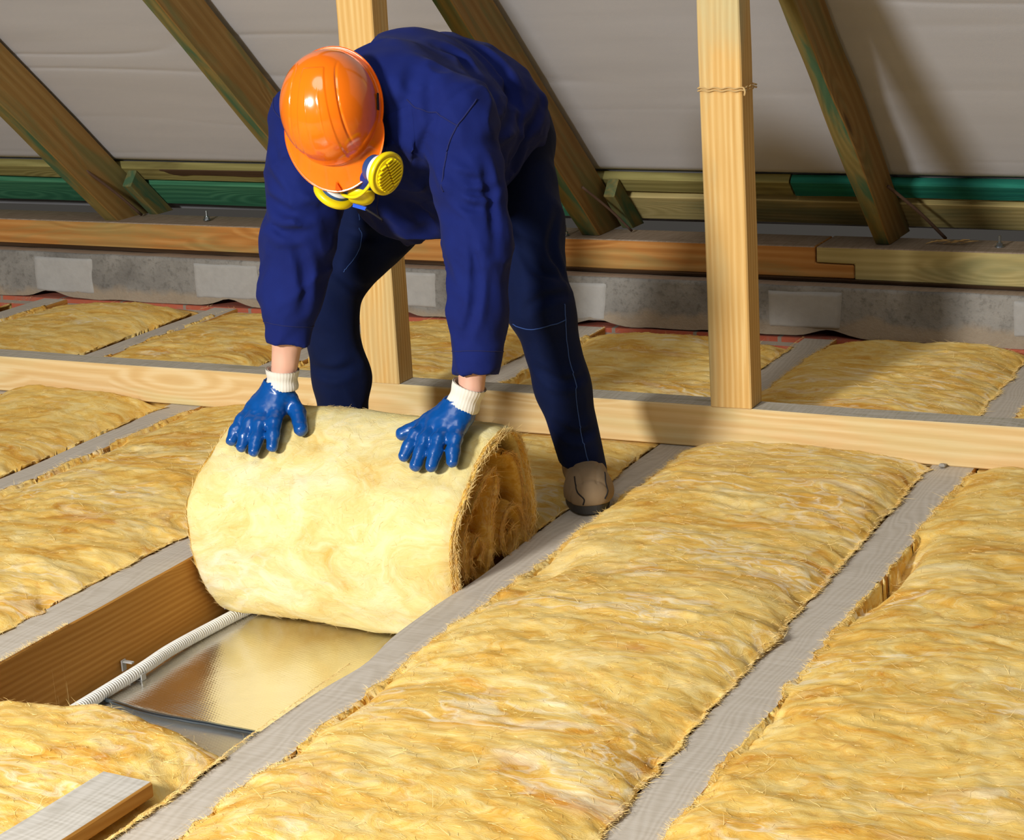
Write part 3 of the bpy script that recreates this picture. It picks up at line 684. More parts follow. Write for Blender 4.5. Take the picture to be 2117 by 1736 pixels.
# ------------------------------------------------------------------ implicit surfaces for the worker
class Field:
    def __init__(s, lo, hi, step):
        s.lo = np.array(lo, float); s.h = step; n = np.ceil((np.array(hi) - s.lo) / step).astype(int) + 1; s.n = n
        g = [s.lo[i] + step * np.arange(n[i]) for i in range(3)]
        s.P = np.stack(np.meshgrid(*g, indexing='ij'), -1).astype(np.float32); s.d = np.full(n, 9.0, np.float32)
    def caps(s, P, a, b, ra, rb):
        a = np.array(a, np.float32); b = np.array(b, np.float32); ab = b - a; t = np.clip(((P - a) @ ab) / (ab @ ab), 0, 1)
        return np.linalg.norm(P - a - t[..., None] * ab, axis=-1) - (ra + (rb - ra) * t)
    def smin(s, a, b, k):
        if k <= 0: return np.minimum(a, b)
        h_ = np.clip(.5 + .5 * (b - a) / k, 0, 1); return b + (a - b) * h_ - k * h_ * (1 - h_)
    def chain(s, pts, rad, k=.03, kj=.02):
        d = None
        for i in range(len(pts) - 1):
            c = s.caps(s.P, pts[i], pts[i+1], rad[i], rad[i+1]); d = c if d is None else s.smin(d, c, kj)
        s.d = s.smin(s.d, d, k); return s
    def ell(s, c, r, R=None, k=.03):
        q = s.P - np.array(c, np.float32)
        if R is not None: q = q @ np.array(R, np.float32).T     # rows of R are the local axes
        r = np.array(r, np.float32); k0 = np.linalg.norm(q / r, axis=-1); k1 = np.linalg.norm(q / (r * r), axis=-1)
        s.d = s.smin(s.d, k0 * (k0 - 1) / (k1 + 1e-9), k); return s
    def cut(s, d, k=0): s.d = np.maximum(s.d, -d) if k <= 0 else -s.smin(-s.d, d, k); return s
    def plane(s, c, nrm): nrm = np.array(nrm, np.float32); nrm /= np.linalg.norm(nrm); s.d = np.maximum(s.d, (s.P - np.array(c, np.float32)) @ nrm); return s
    def surface(s):
        V = s.d; S = V < 0; n = np.array(V.shape) - 1
        acc = np.zeros((*n, 3), np.float32); cnt = np.zeros(n, np.float32)
        for ax in range(3):
            a = [slice(None)] * 3; b = [slice(None)] * 3; a[ax] = slice(0, -1); b[ax] = slice(1, None)
            va, vb = V[tuple(a)], V[tuple(b)]; cr = (va < 0) != (vb < 0)
            ii = np.argwhere(cr); t = va[cr] / (va[cr] - vb[cr] + 1e-12); p = ii.astype(np.float32); p[:, ax] += t
            o1, o2 = [q for q in range(3) if q != ax]
            for u in (0, -1):
                for v in (0, -1):
                    c = ii.copy(); c[:, o1] += u; c[:, o2] += v
                    ok = np.all((c >= 0) & (c < n), axis=1); cc = c[ok]
                    np.add.at(acc, tuple(cc.T), p[ok]); np.add.at(cnt, tuple(cc.T), 1)
        act = cnt > 0; idx = -np.ones(n, np.int64); idx[act] = np.arange(act.sum())
        Vt = acc[act] / cnt[act][:, None] * s.h + s.lo; F = []
        for ax in range(3):
            a = [slice(None)] * 3; b = [slice(None)] * 3; a[ax] = slice(0, -1); b[ax] = slice(1, None)
            va, vb = V[tuple(a)], V[tuple(b)]; ii = np.argwhere((va < 0) != (vb < 0)); neg = va[tuple(ii.T)] < 0
            o1, o2 = (ax + 1) % 3, (ax + 2) % 3; q = []
            for u, v in ((0, 0), (-1, 0), (-1, -1), (0, -1)):
                c = ii.copy(); c[:, o1] += u; c[:, o2] += v; q.append(c)
            ok = np.ones(len(ii), bool)
            for c in q: ok &= np.all((c >= 0) & (c < n), axis=1)
            f = np.stack([idx[tuple(c[ok].T)] for c in q], -1); ng = neg[ok]; f[~ng] = f[~ng][:, ::-1]; F.append(f)
        return Vt.astype(float), np.vstack(F)
def fabric(name, c1, c2, rough=.85, sc_=900, sheen=.02):
    t = NT(name, rough); v = t.coord(); t.b.inputs['Sheen Weight'].default_value = sheen; t.b.inputs['Specular IOR Level'].default_value = .12
    n = t.noise(v, 14, 4); w1 = t.noise(v, sc_, 2); t.bump(w1, .0005, .4)
    return t.col(t.mix(n, c1, c2))
M_jacket = fabric('royal_blue_twill', lin('111A52'), lin('162467'))
M_trous = fabric('navy_denim', lin('0A1430'), lin('0E1B44'))
M_skin = plain('skin', lin('DBAA92'), .5, 30, .0005, .08, Subsurface_Weight=.1, Subsurface_Radius=(.01, .004, .002))
M_glove = plain('blue_nitrile_rubber', lin('064A92'), .27, 60, .0008, .15, Specular_IOR_Level=.6)
M_knit = fabric('cream_knit', lin('D8D2C4'), lin('EAE5DA'), .95, 500)
M_stitch = plain('blue_stitching', lin('31508F'), .8)

U = np.array([.24, -.94, .25]); U /= np.linalg.norm(U); Fd = np.array([.085, -.21, -.93]); Fd -= U * (U @ Fd); Fd /= np.linalg.norm(Fd); Rt = -np.cross(U, Fd); Rt = Rt if Rt[0] > 0 else -Rt
HB = np.array([Rt, Fd, U]); H0 = np.array([-.327, -.90, .903])
hp = lambda r, f, u: H0 + r * Rt + f * Fd + u * U

# joints (metres)
hipL, hipR = (-.262, -.31, .75), (-.43, -.31, .75)
kneeL, kneeR = (-.118, -.46, .43), (-.628, -.50, .44)
ankL, ankR = (-.045, -.415, .09), (-.64, -.46, .09)
shL, shR = (-.135, -.755, .862), (-.452, -.775, .862)
elL, elR = (-.082, -.80, .63), (-.478, -.82, .64)
wrL, wrR = (-.082, -.862, .35), (-.519, -.862, .34)
person = empty('person', (-.30, -.45, .0)); tag(person, 'worker in blue overalls and orange helmet bending over the insulation roll', 'person')

# body: one continuous skin surface
f = Field((-.75, -1.12, .02), (.1, -.1, 1.06), .0075)
f.chain([(-.29, -.30, .80), (-.29, -.48, .87), (-.29, -.66, .885)], [.10, .105, .10])
f.chain([shL, (-.28, -.72, .885), shR], [.05, .085, .05]); f.chain([(-.29, -.72, .885), hp(0, -.02, -.09)], [.07, .056])
for a, b, c, d in ((shL, elL, wrL, None), (shR, elR, wrR, None)): f.chain([a, b, np.array(b) * .35 + np.array(c) * .65, c], [.046, .037, .0325, .0255])
f.chain([hipL, kneeL, ankL], [.085, .052, .036]); f.chain([hipR, kneeR, ankR], [.085, .052, .036])
f.ell(hp(0, -.005, .0), (.074, .094, .10), HB); f.ell(hp(0, .03, -.06), (.055, .062, .06), HB)
V, F = f.surface(); body = mesh('body', V, F, M_skin, person)
# face details at finer resolution, fused head front
f = Field(hp(0, 0, 0) - .16, hp(0, 0, 0) + .16, .004)
f.ell(hp(0, -.005, .0), (.0745, .0945, .10), HB); f.ell(hp(0, .03, -.06), (.056, .063, .06), HB)
f.chain([hp(0, .092, -.012), hp(0, .112, -.045)], [.008, .013], k=.012); f.ell(hp(0, .085, -.075), (.024, .012, .006), HB, k=.008); f.ell(hp(0, .083, -.085), (.020, .012, .006), HB, k=.006)
f.ell(hp(0, .075, -.115), (.02, .018, .016), HB, k=.02)
for sx in (-1, 1):
    f.ell(hp(sx * .030, .086, -.004), (.022, .010, .006), HB, k=.01); f.cut(f.caps(f.P, hp(sx * .022, .099, -.018), hp(sx * .038, .094, -.018), .009, .009), .008)
    f.ell(hp(sx * .080, -.012, -.028), (.008, .019, .034), HB, k=.006); f.ell(hp(sx * .088, -.020, -.018), (.004, .017, .026), HB, k=.006)
    f.cut(f.caps(f.P, hp(sx * .094, -.008, -.018), hp(sx * .092, -.008, -.04), .005, .005), .004)
V, F = f.surface(); head = mesh('head', V, F, M_skin, person)
M_eye = plain('eye_white', (.8, .78, .75), .2); M_iris = plain('iris', (.05, .09, .12), .2)
for sx in (-1, 1):
    th = np.linspace(0, np.pi, 12); ph = np.linspace(0, 2*np.pi, 17)[:-1]; T_, Ph = np.meshgrid(th, ph, indexing='ij')
    D = np.stack([np.sin(T_)*np.cos(Ph), np.cos(T_), np.sin(T_)*np.sin(Ph)], -1).reshape(-1, 3) * .0115
    c = hp(sx * .030, .079, -.018); V = c + D @ HB; Fg = gridf(12, 16, 0, True); mi = (Fg.min(1) < 16 * 2).astype(int)
    mesh('eye', V, Fg, [M_eye, M_iris], head, midx=mi)
# hair
f = Field(hp(0, 0, 0) - .16, hp(0, 0, 0) + .16, .005)
f.ell(hp(0, -.012, .01), (.080, .096, .101), HB); f.plane(hp(0, -.03, -.055), -Fd * -.25 - U * 1.0); f.plane(hp(0, .06, .0), Fd * .9 - U * .45)
V, F = f.surface(); V = V + .002 * fbm(V * 60, 4)[:, None] * U
mesh('hair', V, F, plain('short_brown_hair', lin('3A2A1E'), .7, 200, .002), person)

# jacket
ST = .0054
f = Field((-.66, -1.02, .34), (.12, -.08, 1.08), ST)
f.chain([(-.345, -.30, .795), (-.340, -.42, .850), (-.325, -.56, .880), (-.31, -.68, .878)], [.128, .138, .138, .120], k=0)
f.ell((-.40, -.46, .80), (.13, .20, .15)); f.ell((-.255, -.42, .825), (.115, .18, .140))
f.ell((-.30, -.63, .84), (.185, .17, .125), k=.05)
f.chain([shL, (-.27, -.74, .90), shR], [.072, .095, .070], k=.05)
f.chain([(-.40, -.60, .80), (-.385, -.52, .70), (-.37, -.46, .655)], [.11, .115, .085], k=.06)     # front of jacket hanging down
f.chain([(-.25, -.60, .78), (-.265, -.52, .70)], [.11, .09], k=.06)
hem = (f.P - np.array((-.30, -.40, .60), np.float32)) @ (np.array((-.10, .62, -1.0), np.float32) / 1.18)
f.d = np.maximum(f.d, hem - .012)
torso = f.d.copy()
f.d[:] = 9
def sleeve(f, s_, e_, w_, r, k=.03):
    s_, e_, w_ = map(np.array, (s_, e_, w_)); m1 = s_ * .5 + e_ * .5; m2 = e_ * .5 + w_ * .5
    f.chain([s_, m1, e_, m2, w_], r, k=k, kj=.03)
cufL = np.array((-.070, -.858, .388)); cufR = np.array((-.503, -.860, .425))
sleeve(f, shL, elL, cufL + (0, 0, -.03), [.072, .062, .056, .048, .036]); f.plane(cufL, cufL - np.array(elL) + (-.02, 0, 0))
sl1 = f.d.copy(); f.d[:] = 9
sleeve(f, shR, elR, cufR + (0, 0, -.03), [.078, .072, .066, .055, .035]); f.plane(cufR, cufR - np.array(elR) + (.01, 0, 0))
sl2 = f.d.copy()
P = f.P.astype(float)
def folds(P, a, b, pos, n, amp, wid, seed):
    """compression folds around a joint"""
    a = np.array(a); b = np.array(b); ab = b - a; L = np.linalg.norm(ab); t = ((P - a) @ ab) / (L * L)
    ph = 6.283 * n * (t + .10 * noise(P * 7, seed) + .05 * noise(P * 15, seed + 1) + .6 * (P[..., 0] - a[0]) * (1 if seed % 2 else -1))
    return amp * np.sin(ph) * np.exp(-((t - pos) / wid) ** 2)
def ridgef(P, seed): return (1 - 2.2 * np.abs(fbm(P, seed, 3))) .clip(0, 1) ** 2
sl1 = sl1 - folds(P, shL, elL, .5, 3, .0022, .3, 1) - .008 * ridgef(P * (8, 8, 4) + P[..., [2, 2, 0]] * (3, 0, 2), 5) - .006 * ridgef(P * (5, 5, 11) + P[..., [2, 0, 0]] * (0, 0, 8), 45)
sl2 = sl2 - folds(P, shR, elR, .75, 3, .003, .3, 2) - .008 * ridgef(P * (8, 8, 4) + P[..., [2, 2, 0]] * (3, 0, -2), 6) - .007 * ridgef(P * (5, 5, 11) + P[..., [2, 0, 0]] * (0, 0, -8), 46)
def crease(P, pts, g=.007, r=.005, w_=.009):
    """a cloth fold: a groove along a line with a swelling on either side"""
    pts = catmull(pts, 4 * len(pts)) + 0; lo = pts.min(0) - .06; hi = pts.max(0) + .06; out = np.zeros(P.shape[:-1])
    m = np.all((P > lo) & (P < hi), axis=-1); Q = P[m]; D = np.full(len(Q), 9.); T = np.zeros(len(Q)); n = len(pts) - 1
    for i in range(n):
        a = pts[i]; ab = pts[i+1] - a; t = np.clip(((Q - a) @ ab) / (ab @ ab + 1e-12), 0, 1); dd = np.linalg.norm(Q - a - t[:, None] * ab, axis=1)
        k = dd < D; D[k] = dd[k]; T[k] = (i + t[k]) / n
    fade = np.sin(np.pi * np.clip(T, .04, .96)) ** .6
    out[m] = fade * (g * np.exp(-(D / w_) ** 2) - r * np.exp(-((D - 1.9 * w_) / w_) ** 2)); return out
for q in ([(-.115, -.849, .781), (-.079, -.845, .760), (-.052, -.818, .753)], [(-.116, -.857, .765), (-.079, -.848, .739), (-.047, -.819, .730), (-.032, -.795, .741)],
          [(-.110, -.859, .740), (-.074, -.851, .712), (-.041, -.824, .703)], [(-.061, -.862, .663), (-.055, -.863, .588), (-.056, -.881, .516), (-.077, -.888, .459)], [(-.051, -.813, .795), (-.039, -.817, .711), (-.024, -.844, .623)]):
    sl1 = sl1 + crease(P, q)
for q in ([(-.495, -.860, .825), (-.462, -.882, .781), (-.429, -.878, .747), (-.38, -.86, .74)], [(-.532, -.846, .735), (-.474, -.884, .704), (-.430, -.884, .690), (-.405, -.851, .704)],
          [(-.52, -.86, .675), (-.461, -.895, .657), (-.417, -.873, .664)], [(-.45, -.875, .80), (-.412, -.868, .750), (-.385, -.85, .725)], [(-.445, -.887, .637), (-.439, -.871, .575), (-.446, -.880, .498)]):
    sl2 = sl2 + crease(P, q, .008, .006, .011)
for q in ([(-.199, -.785, .976), (-.195, -.819, .947), (-.180, -.827, .921)], [(-.174, -.797, .959), (-.150, -.823, .915), (-.139, -.834, .880), (-.109, -.835, .862)], [(-.139, -.835, .871), (-.181, -.808, .792), (-.229, -.709, .709)],
          [(-.30, -.65, .68), (-.281, -.623, .639), (-.316, -.604, .609)], [(-.241, -.619, .993), (-.193, -.598, .957), (-.10, -.70, .935)], [(-.259, -.456, .983), (-.196, -.462, .943), (-.152, -.492, .877)],
          [(-.149, -.474, .894), (-.104, -.617, .833), (-.056, -.80, .82)], [(-.123, -.393, .845), (-.129, -.480, .795), (-.156, -.479, .735)]):
    torso = torso + crease(P, q, .010, .007, .014)
torso = torso - .014 * ridgef(P * (4, 6, 8), 7) - .009 * ridgef(P * (7, 4, 5) + P[..., [2, 0, 1]] * 3, 8)
f.d = f.smin(f.smin(torso, sl1, .022), sl2, .022).astype(np.float32)
# armhole seam groove
for c_, nrm in ((shL, (.75, -.15, -.62)), (shR, (-.75, -.1, -.62))):
    nrm = np.array(nrm); nrm = nrm / np.linalg.norm(nrm); q = (P - np.array(c_)) @ nrm; rr_ = np.linalg.norm(P - np.array(c_), axis=-1)
    f.d += (.0035 * np.exp(-((q - .0) / .0045) ** 2) * (rr_ < .16)).astype(np.float32)
# hollow cuffs, hem and neck opening
for c_, e_, r in ((cufL, elL, .0245), (cufR, elR, .0245)):
    d_ = np.array(e_) - c_; d_ /= np.linalg.norm(d_); f.cut(f.caps(f.P, c_ - d_ * .05, c_ + d_ * .06, r + .0035, r + .0035))
f.cut(f.caps(f.P, hp(0, -.01, -.10), hp(0, -.01, -.20) , .068, .05), .01)
f.cut(np.maximum(f.caps(f.P, (-.375, -.44, .60), (-.38, -.46, .66), .075, .06), -9))
V, F = f.surface()
jk = mesh('jacket', V, F, M_jacket, person)
def surf_ring(center, axis, field_r, wv=.0016, n=60, parent=None, name='cuff_seam', mat=None, squash=None):
    axis = np.array(axis, float); axis /= np.linalg.norm(axis); a = np.cross(axis, (0, 1, .01)); a /= np.linalg.norm(a); b = np.cross(axis, a)
    th = np.linspace(0, 2*np.pi, n); P = [np.array(center) + field_r * (a*math.cos(t) + b*math.sin(t)) for t in th]
    V, F = tube(P, wv, 6); return mesh(name, V, F, mat, parent)
from mathutils.bvhtree import BVHTree
def bvh(o): 
    me = o.data; off = parent_loc(o) ; return BVHTree.FromPolygons([tuple(v.co + off) for v in me.vertices], [tuple(p.vertices) for p in me.polygons])
jb = bvh(jk)
def seam(parent, tree, pts, r=.0012, n=80, name='seam', mat=None, lift=.0006):
    """stitched seam pressed onto a garment: points are snapped to its surface"""
    P = catmull(pts, n); Q = []
    for p in P:
        hit = tree.find_nearest(Vector(p)); Q.append(np.array(hit[0]) + np.array(hit[1]) * lift)
    Q = np.array(Q); Q[1:-1] = (Q[:-2] + Q[1:-1] * 2 + Q[2:]) / 4; V, F = tube(Q, r, 6); return mesh(name, V, F, mat, parent)
M_seam = plain('dark_blue_seam', lin('0E1650'), .9)
for c_, e_, r in ((cufL, elL, .038), (cufR, elR, .036)):
    d_ = np.array(e_) - c_; d_ /= np.linalg.norm(d_); a = np.cross(d_, (0, 1, 0)); a /= np.linalg.norm(a); b = np.cross(d_, a)
    seam(jk, jb, [c_ + d_ * .038 + 1.3 * r * (a*math.cos(t) + b*math.sin(t)) for t in np.linspace(0, 6.283, 17)], .0011, 80, 'cuff_seam', M_seam, .0002)
seam(jk, jb, [(-.20, -.832, .912), (-.179, -.835, .897), (-.136, -.842, .885), (-.092, -.833, .861)], .0014, 60, 'yoke_seam', M_seam)
seam(jk, jb, [(-.07, -.793, .907), (-.083, -.822, .878), (-.095, -.834, .86), (-.112, -.842, .825), (-.119, -.852, .785), (-.118, -.855, .74)], .0016, 80, 'armhole_seam', M_seam)
seam(jk, jb, [(-.50, -.80, .90), (-.489, -.847, .886), (-.46, -.86, .87)], .0014, 40, 'armhole_seam', M_seam)
seam(jk, jb, [(-.251, -.831, .823), (-.32, -.76, .75), (-.375, -.673, .68), (-.39, -.64, .63)], .0015, 80, 'front_zip', M_seam)
def patch(parent, tree, corners, nu=14, nv=10, off=.004, name='pocket', mat=None, through=None):
    """cloth patch following the garment surface: corners A,B,C,D in 3-D, snapped, with a rim"""
    A, B, C, D = map(np.array, corners); V = []
    for i in range(nu):
        for j in range(nv):
            u, v = i/(nu-1), j/(nv-1); p = (A*(1-u)+B*u)*(1-v) + (D*(1-u)+C*u)*v
            hit = tree.find_nearest(Vector(p)); rim = min(u, 1-u, v, 1-v); o_ = off if rim > 0 else .0003
            V.append(np.array(hit[0]) + np.array(hit[1]) * o_)
    return mesh(name, V, gridf(nu, nv), mat, parent)
# chest flap / placket on the chest (right of the helmet), chest pocket edge near the left arm
patch(jk, jb, [(-.19, -.84, .90), (-.185, -.84, .80), (-.225, -.80, .775), (-.25, -.84, .88)], name='chest_placket', mat=M_jacket, off=.004)
patch(jk, jb, [(-.29, -.66, .675), (-.235, -.72, .655), (-.19, -.70, .60), (-.27, -.60, .60)], name='pocket', mat=M_jacket, off=.0035)
# collar
ang = np.linspace(-2.5, 2.5, 60); cc = hp(0, -.01, -.125); V = []
for t in ang:
    d = Rt * math.sin(t) - Fd * math.cos(t)
    for k, (rr_, hh) in enumerate(((.068, -.02), (.071, .012), (.080, .018), (.096, -.006), (.092, -.010), (.076, .006))): V.append(cc + d * rr_ + U * hh)
mesh('collar', V, gridf(60, 6, 0, True), M_jacket, jk)

# trousers
f = Field((-.76, -.66, .03), (.10, -.06, 1.0), ST)
f.chain([hipL, np.array(hipL)*.5 + np.array(kneeL)*.5, kneeL, (-.085, -.44, .25), (-.045, -.425, .045)], [.104, .084, .066, .055, .047], k=0, kj=.03); l1 = f.d.copy(); f.d[:] = 9
f.chain([hipR, np.array(hipR)*.5 + np.array(kneeR)*.5, kneeR, (-.61, -.49, .25), (-.625, -.47, .04)], [.112, .086, .063, .058, .052], k=0, kj=.03); l2 = f.d.copy(); f.d[:] = 9
f.ell((-.345, -.26, .775), (.150, .13, .130)); f.chain([(-.30, -.29, .775), (-.39, -.29, .775)], [.115, .115], k=.04)
P = f.P.astype(float)
l1 = l1 - folds(P, hipL, kneeL, .1, 3, .003, .25, 11) - folds(P, kneeL, ankL, .0, 3, .003, .25, 12) - .006 * ridgef(P * (8, 6, 3), 13)
l2 = l2 - folds(P, kneeR, ankR, .0, 3, .003, .3, 14) - .006 * ridgef(P * (8, 6, 3), 15)
for q in ([(-.101, -.394, .619), (-.092, -.447, .546), (-.058, -.442, .473)], [(-.147, -.481, .571), (-.104, -.497, .514), (-.066, -.460, .492)], [(-.119, -.532, .437), (-.076, -.514, .461), (-.049, -.451, .455)],
          [(-.112, -.504, .305), (-.058, -.500, .276), (-.025, -.460, .279)], [(-.081, -.486, .174), (-.040, -.480, .154), (-.013, -.451, .159)]):
    l1 = l1 + crease(P, q, .006, .005, .010)
for q in ([(-.567, -.501, .594), (-.518, -.503, .580), (-.479, -.486, .573)], [(-.576, -.541, .505), (-.544, -.516, .469), (-.540, -.473, .449)], [(-.642, -.546, .284), (-.588, -.555, .278), (-.552, -.519, .288)]):
    l2 = l2 + crease(P, q, .007, .005, .011)
f.d = f.smin(f.smin(l1, l2, .04), f.d - .006 * ridgef(P * (6, 6, 6), 16), .05).astype(np.float32)
f.plane((-.045, -.42, .075), (.22, .12, -1)) if False else None
lowL = ((f.P - np.array((-.045, -.42, .068), np.float32)) @ np.array((-.25, -.0, -.97), np.float32)); lowR = (f.P - np.array((-.62, -.47, .06), np.float32)) @ np.array((0, 0, -1), np.float32)
f.d = np.where(f.P[..., 0] > -.3, np.maximum(f.d, lowL), np.maximum(f.d, lowR)).astype(np.float32)
f.cut(f.caps(f.P, (-.045, -.42, .0), (-.06, -.43, .13), .042, .042)); f.cut(f.caps(f.P, (-.625, -.47, .0), (-.62, -.475, .12), .046, .046))
V, F = f.surface(); tr = mesh('trousers', V, F, M_trous, person); tb = bvh(tr)
seam(tr, tb, [(-.01, -.50, .45), (-.02, -.50, .40), (-.015, -.50, .30), (-.01, -.50, .20), (.0, -.49, .09)], .0010, 90, 'side_seam', M_stitch)
seam(tr, tb, [(-.17, -.55, .39), (-.11, -.55, .385), (-.06, -.53, .40), (-.02, -.50, .41)], .0010, 60, 'knee_seam', M_stitch)
seam(tr, tb, [(-.53, -.47, .62), (-.52, -.52, .55), (-.55, -.55, .50)], .0010, 60, 'inner_seam', M_stitch)

# gloves
def glove(W_, kn, tips, thumb, palm, seedv):
    """W_ wrist, kn four knuckles, tips four fingertips, thumb (base, joint, tip)"""
    kn = np.array(kn) - (0, 0, .006); tips = np.array(tips) - (0, 0, .011); thumb = np.array(thumb) - np.array([(0, 0, .002), (0, 0, .007), (0, 0, .011)]); palm = np.array(palm) - (0, 0, .004)
    allp = np.vstack([kn, tips, thumb, [W_]]); f = Field(allp.min(0) - .035, allp.max(0) + (.035, .035, .045), .0019)
    W_ = np.array(W_)
    f.chain([W_ + (0, 0, .012), W_], [.030, .030], k=0)
    for i, k_ in enumerate(kn): f.chain([W_ + (np.array(k_) - W_) * .12 + (np.array(kn[i]) - np.mean(kn, 0)) * .25, k_], [.021, .0155], k=.018)
    f.ell(palm, (.037, .032, .023), k=.02)
    base = f.d.copy(); 
    for k_, t_ in zip(kn, tips):
        k_ = np.array(k_); t_ = np.array(t_); mid = k_ * .52 + t_ * .48 + (0, -.002, .009)
        f.d[:] = 9; f.chain([k_, mid, mid * .45 + t_ * .55 + (0, 0, .001), t_], [.0150, .0138, .0130, .0118], k=0, kj=.006); base = f.smin(base, f.d, .009)
    f.d[:] = 9; f.chain(thumb, [.020, .016, .0138], k=0, kj=.006); base = f.smin(base, f.d, .009)
    Pp = f.P.astype(float); f.d = (base + .0012 * fbm(Pp * 45, seedv, 3) - .0012 * ridgef(Pp * (30, 30, 50), seedv + 3)).astype(np.float32)
    f.cut(f.caps(f.P, W_ + (0, 0, .05), W_ + (0, 0, .004), .026, .026))
    V, F = f.surface(); return mesh('glove', V, F, M_glove, person)
def knit(a, b, r0, r1, par):
    P = even([a, (np.array(a) + np.array(b)) / 2, b], .0012); n = len(P); t = np.linspace(0, 1, n); k = 96
    T = (P[-1] - P[0]) / np.linalg.norm(P[-1] - P[0]); A = np.cross(T, (0, 1, 0)); A /= np.linalg.norm(A); B = np.cross(T, A); th = np.linspace(0, 2*np.pi, k, endpoint=False)
    rad = (r0 + (r1 - r0) * t)[:, None] + .0006 * np.cos(th * 32)[None] + .0012 * np.sin(t * 9)[:, None] + .003 * (np.exp(-t / .12))[:, None]
    V = P[:, None] + rad[..., None] * (A[None, None] * np.cos(th)[None, :, None] + B[None, None] * np.sin(th)[None, :, None])
    Vi = P[::-1][:, None] + (rad[::-1] - .003)[..., None] * (A[None, None] * np.cos(th)[None, :, None] + B[None, None] * np.sin(th)[None, :, None])
    VV = np.vstack([V.reshape(-1, 3), Vi.reshape(-1, 3)]); return mesh('knit_cuff', VV, gridf(2*n, k, 0, True), M_knit, par)
gR = glove((-.532, -.864, .318), [(-.577, -.894, .289), (-.560, -.896, .294), (-.540, -.897, .295), (-.518, -.893, .293)],
           [(-.592, -.958, .246), (-.558, -.974, .240), (-.524, -.981, .235), (-.489, -.966, .243)], [(-.508, -.862, .300), (-.482, -.874, .287), (-.450, -.915, .268)], (-.545, -.880, .298), 21)
knit((-.518, -.861, .366), (-.523, -.861, .326), .0318, .0322, gR)
gL = glove((-.110, -.868, .308), [(-.169, -.890, .289), (-.146, -.897, .294), (-.121, -.900, .294), (-.097, -.897, .288)],
           [(-.186, -.962, .246), (-.151, -.980, .236), (-.117, -.979, .237), (-.080, -.962, .244)], [(-.135, -.872, .298), (-.170, -.880, .290), (-.219, -.905, .273)], (-.128, -.885, .296), 25)
knit((-.085, -.862, .360), (-.103, -.866, .314), .0318, .0322, gL)

# shoes
M_suede = plain('brown_suede', lin('8C765A'), .95, 22, .002, .3); M_sole = plain('black_rubber_sole', lin('33312F'), .7)
def shoe(heel, toe, z0, sgn):
    heel = np.array([*heel, z0]); toe = np.array([*toe, z0]); d = toe - heel; L = np.linalg.norm(d); d /= L; sd = np.array([-d[1], d[0], 0]) * sgn
    q = lambda a, b, c: heel + d * a * L + sd * b + np.array([0, 0, c])
    f = Field(np.minimum(heel, toe) - (.08, .08, .005), np.maximum(heel, toe) + (.08, .08, .16), .0035)
    f.chain([q(.12, 0, .045), q(.45, .002, .042), q(.72, .004, .036), q(.86, .002, .030)], [.038, .037, .042, .036], k=0, kj=.03)
    f.chain([q(.70, -.016, .028), q(.88, -.010, .024)], [.034, .026], k=.02); f.chain([q(.70, .020, .026), q(.86, .016, .022)], [.030, .024], k=.02)
    f.chain([q(.14, 0, .05), q(.18, 0, .115)], [.040, .040], k=.03); f.chain([q(.3, 0, .085), q(.62, 0, .045)], [.034, .030], k=.03)
    f.plane(q(0, 0, .018), (0, 0, -1)); f.plane(q(.2, 0, .118), d * -.35 + np.array([0, 0, 1]))
    f.cut(f.caps(f.P, q(.17, 0, .10), q(.2, 0, .20), .033, .036))
    Pp = f.P.astype(float); rel = Pp - heel; a_ = rel @ d / L; b_ = rel @ sd
    # apron seams running forward from the instep to the toe
    for s_ in (-1, 1):
        g = np.abs(b_ - s_ * (.026 + .010 * np.sin(a_ * 5))) ; f.d += (.0022 * np.exp(-(g / .0022) ** 2) * (a_ > .45) * (a_ < .93)).astype(np.float32)
    f.d += (.0018 * np.exp(-((a_ - .9 + b_*b_*8) / .012) ** 2) + .0006 * fbm(Pp * 60, 5)).astype(np.float32)
    V, F = f.surface(); sh = mesh('shoe', V, F, M_suede, person)
    if sgn > 0:
        sbt = bvh(sh)
        seam(sh, sbt, [(-.029, -.518, .074), (-.010, -.549, .052), (.008, -.556, .039), (.006, -.557, .026)], .0016, 50, 'apron_seam', M_slot, .0002)
        seam(sh, sbt, [(.024, -.478, .077), (.035, -.500, .064), (.042, -.508, .049), (.043, -.527, .034)], .0016, 50, 'apron_seam', M_slot, .0002)
    th = np.linspace(0, 2*np.pi, 60, endpoint=False); V = []
    for zz_, e in ((.0, -.002), (.002, .0), (.017, .001), (.021, -.003)):
        for t in th:
            a = .5 + .52 * math.cos(t); wd = (.036 + .012 * math.sin(min(1, max(0, a)) * 2.6 - .4)) ; b = wd * np.sign(math.sin(t)) * abs(math.sin(t)) ** .6 * 1.02
            V.append(q(a, b + e * np.sign(b), zz_))
    Fs = gridf(4, 60, 0, True).tolist() + [list(range(60)), list(range(239, 179, -1))]
    mesh('sole', V, Fs, M_sole, sh, smooth=False)
    return sh
shoe((-.088, -.350), (.018, -.545), .004, 1)
shoe((-.662, -.33), (-.722, -.585), .004, -1)

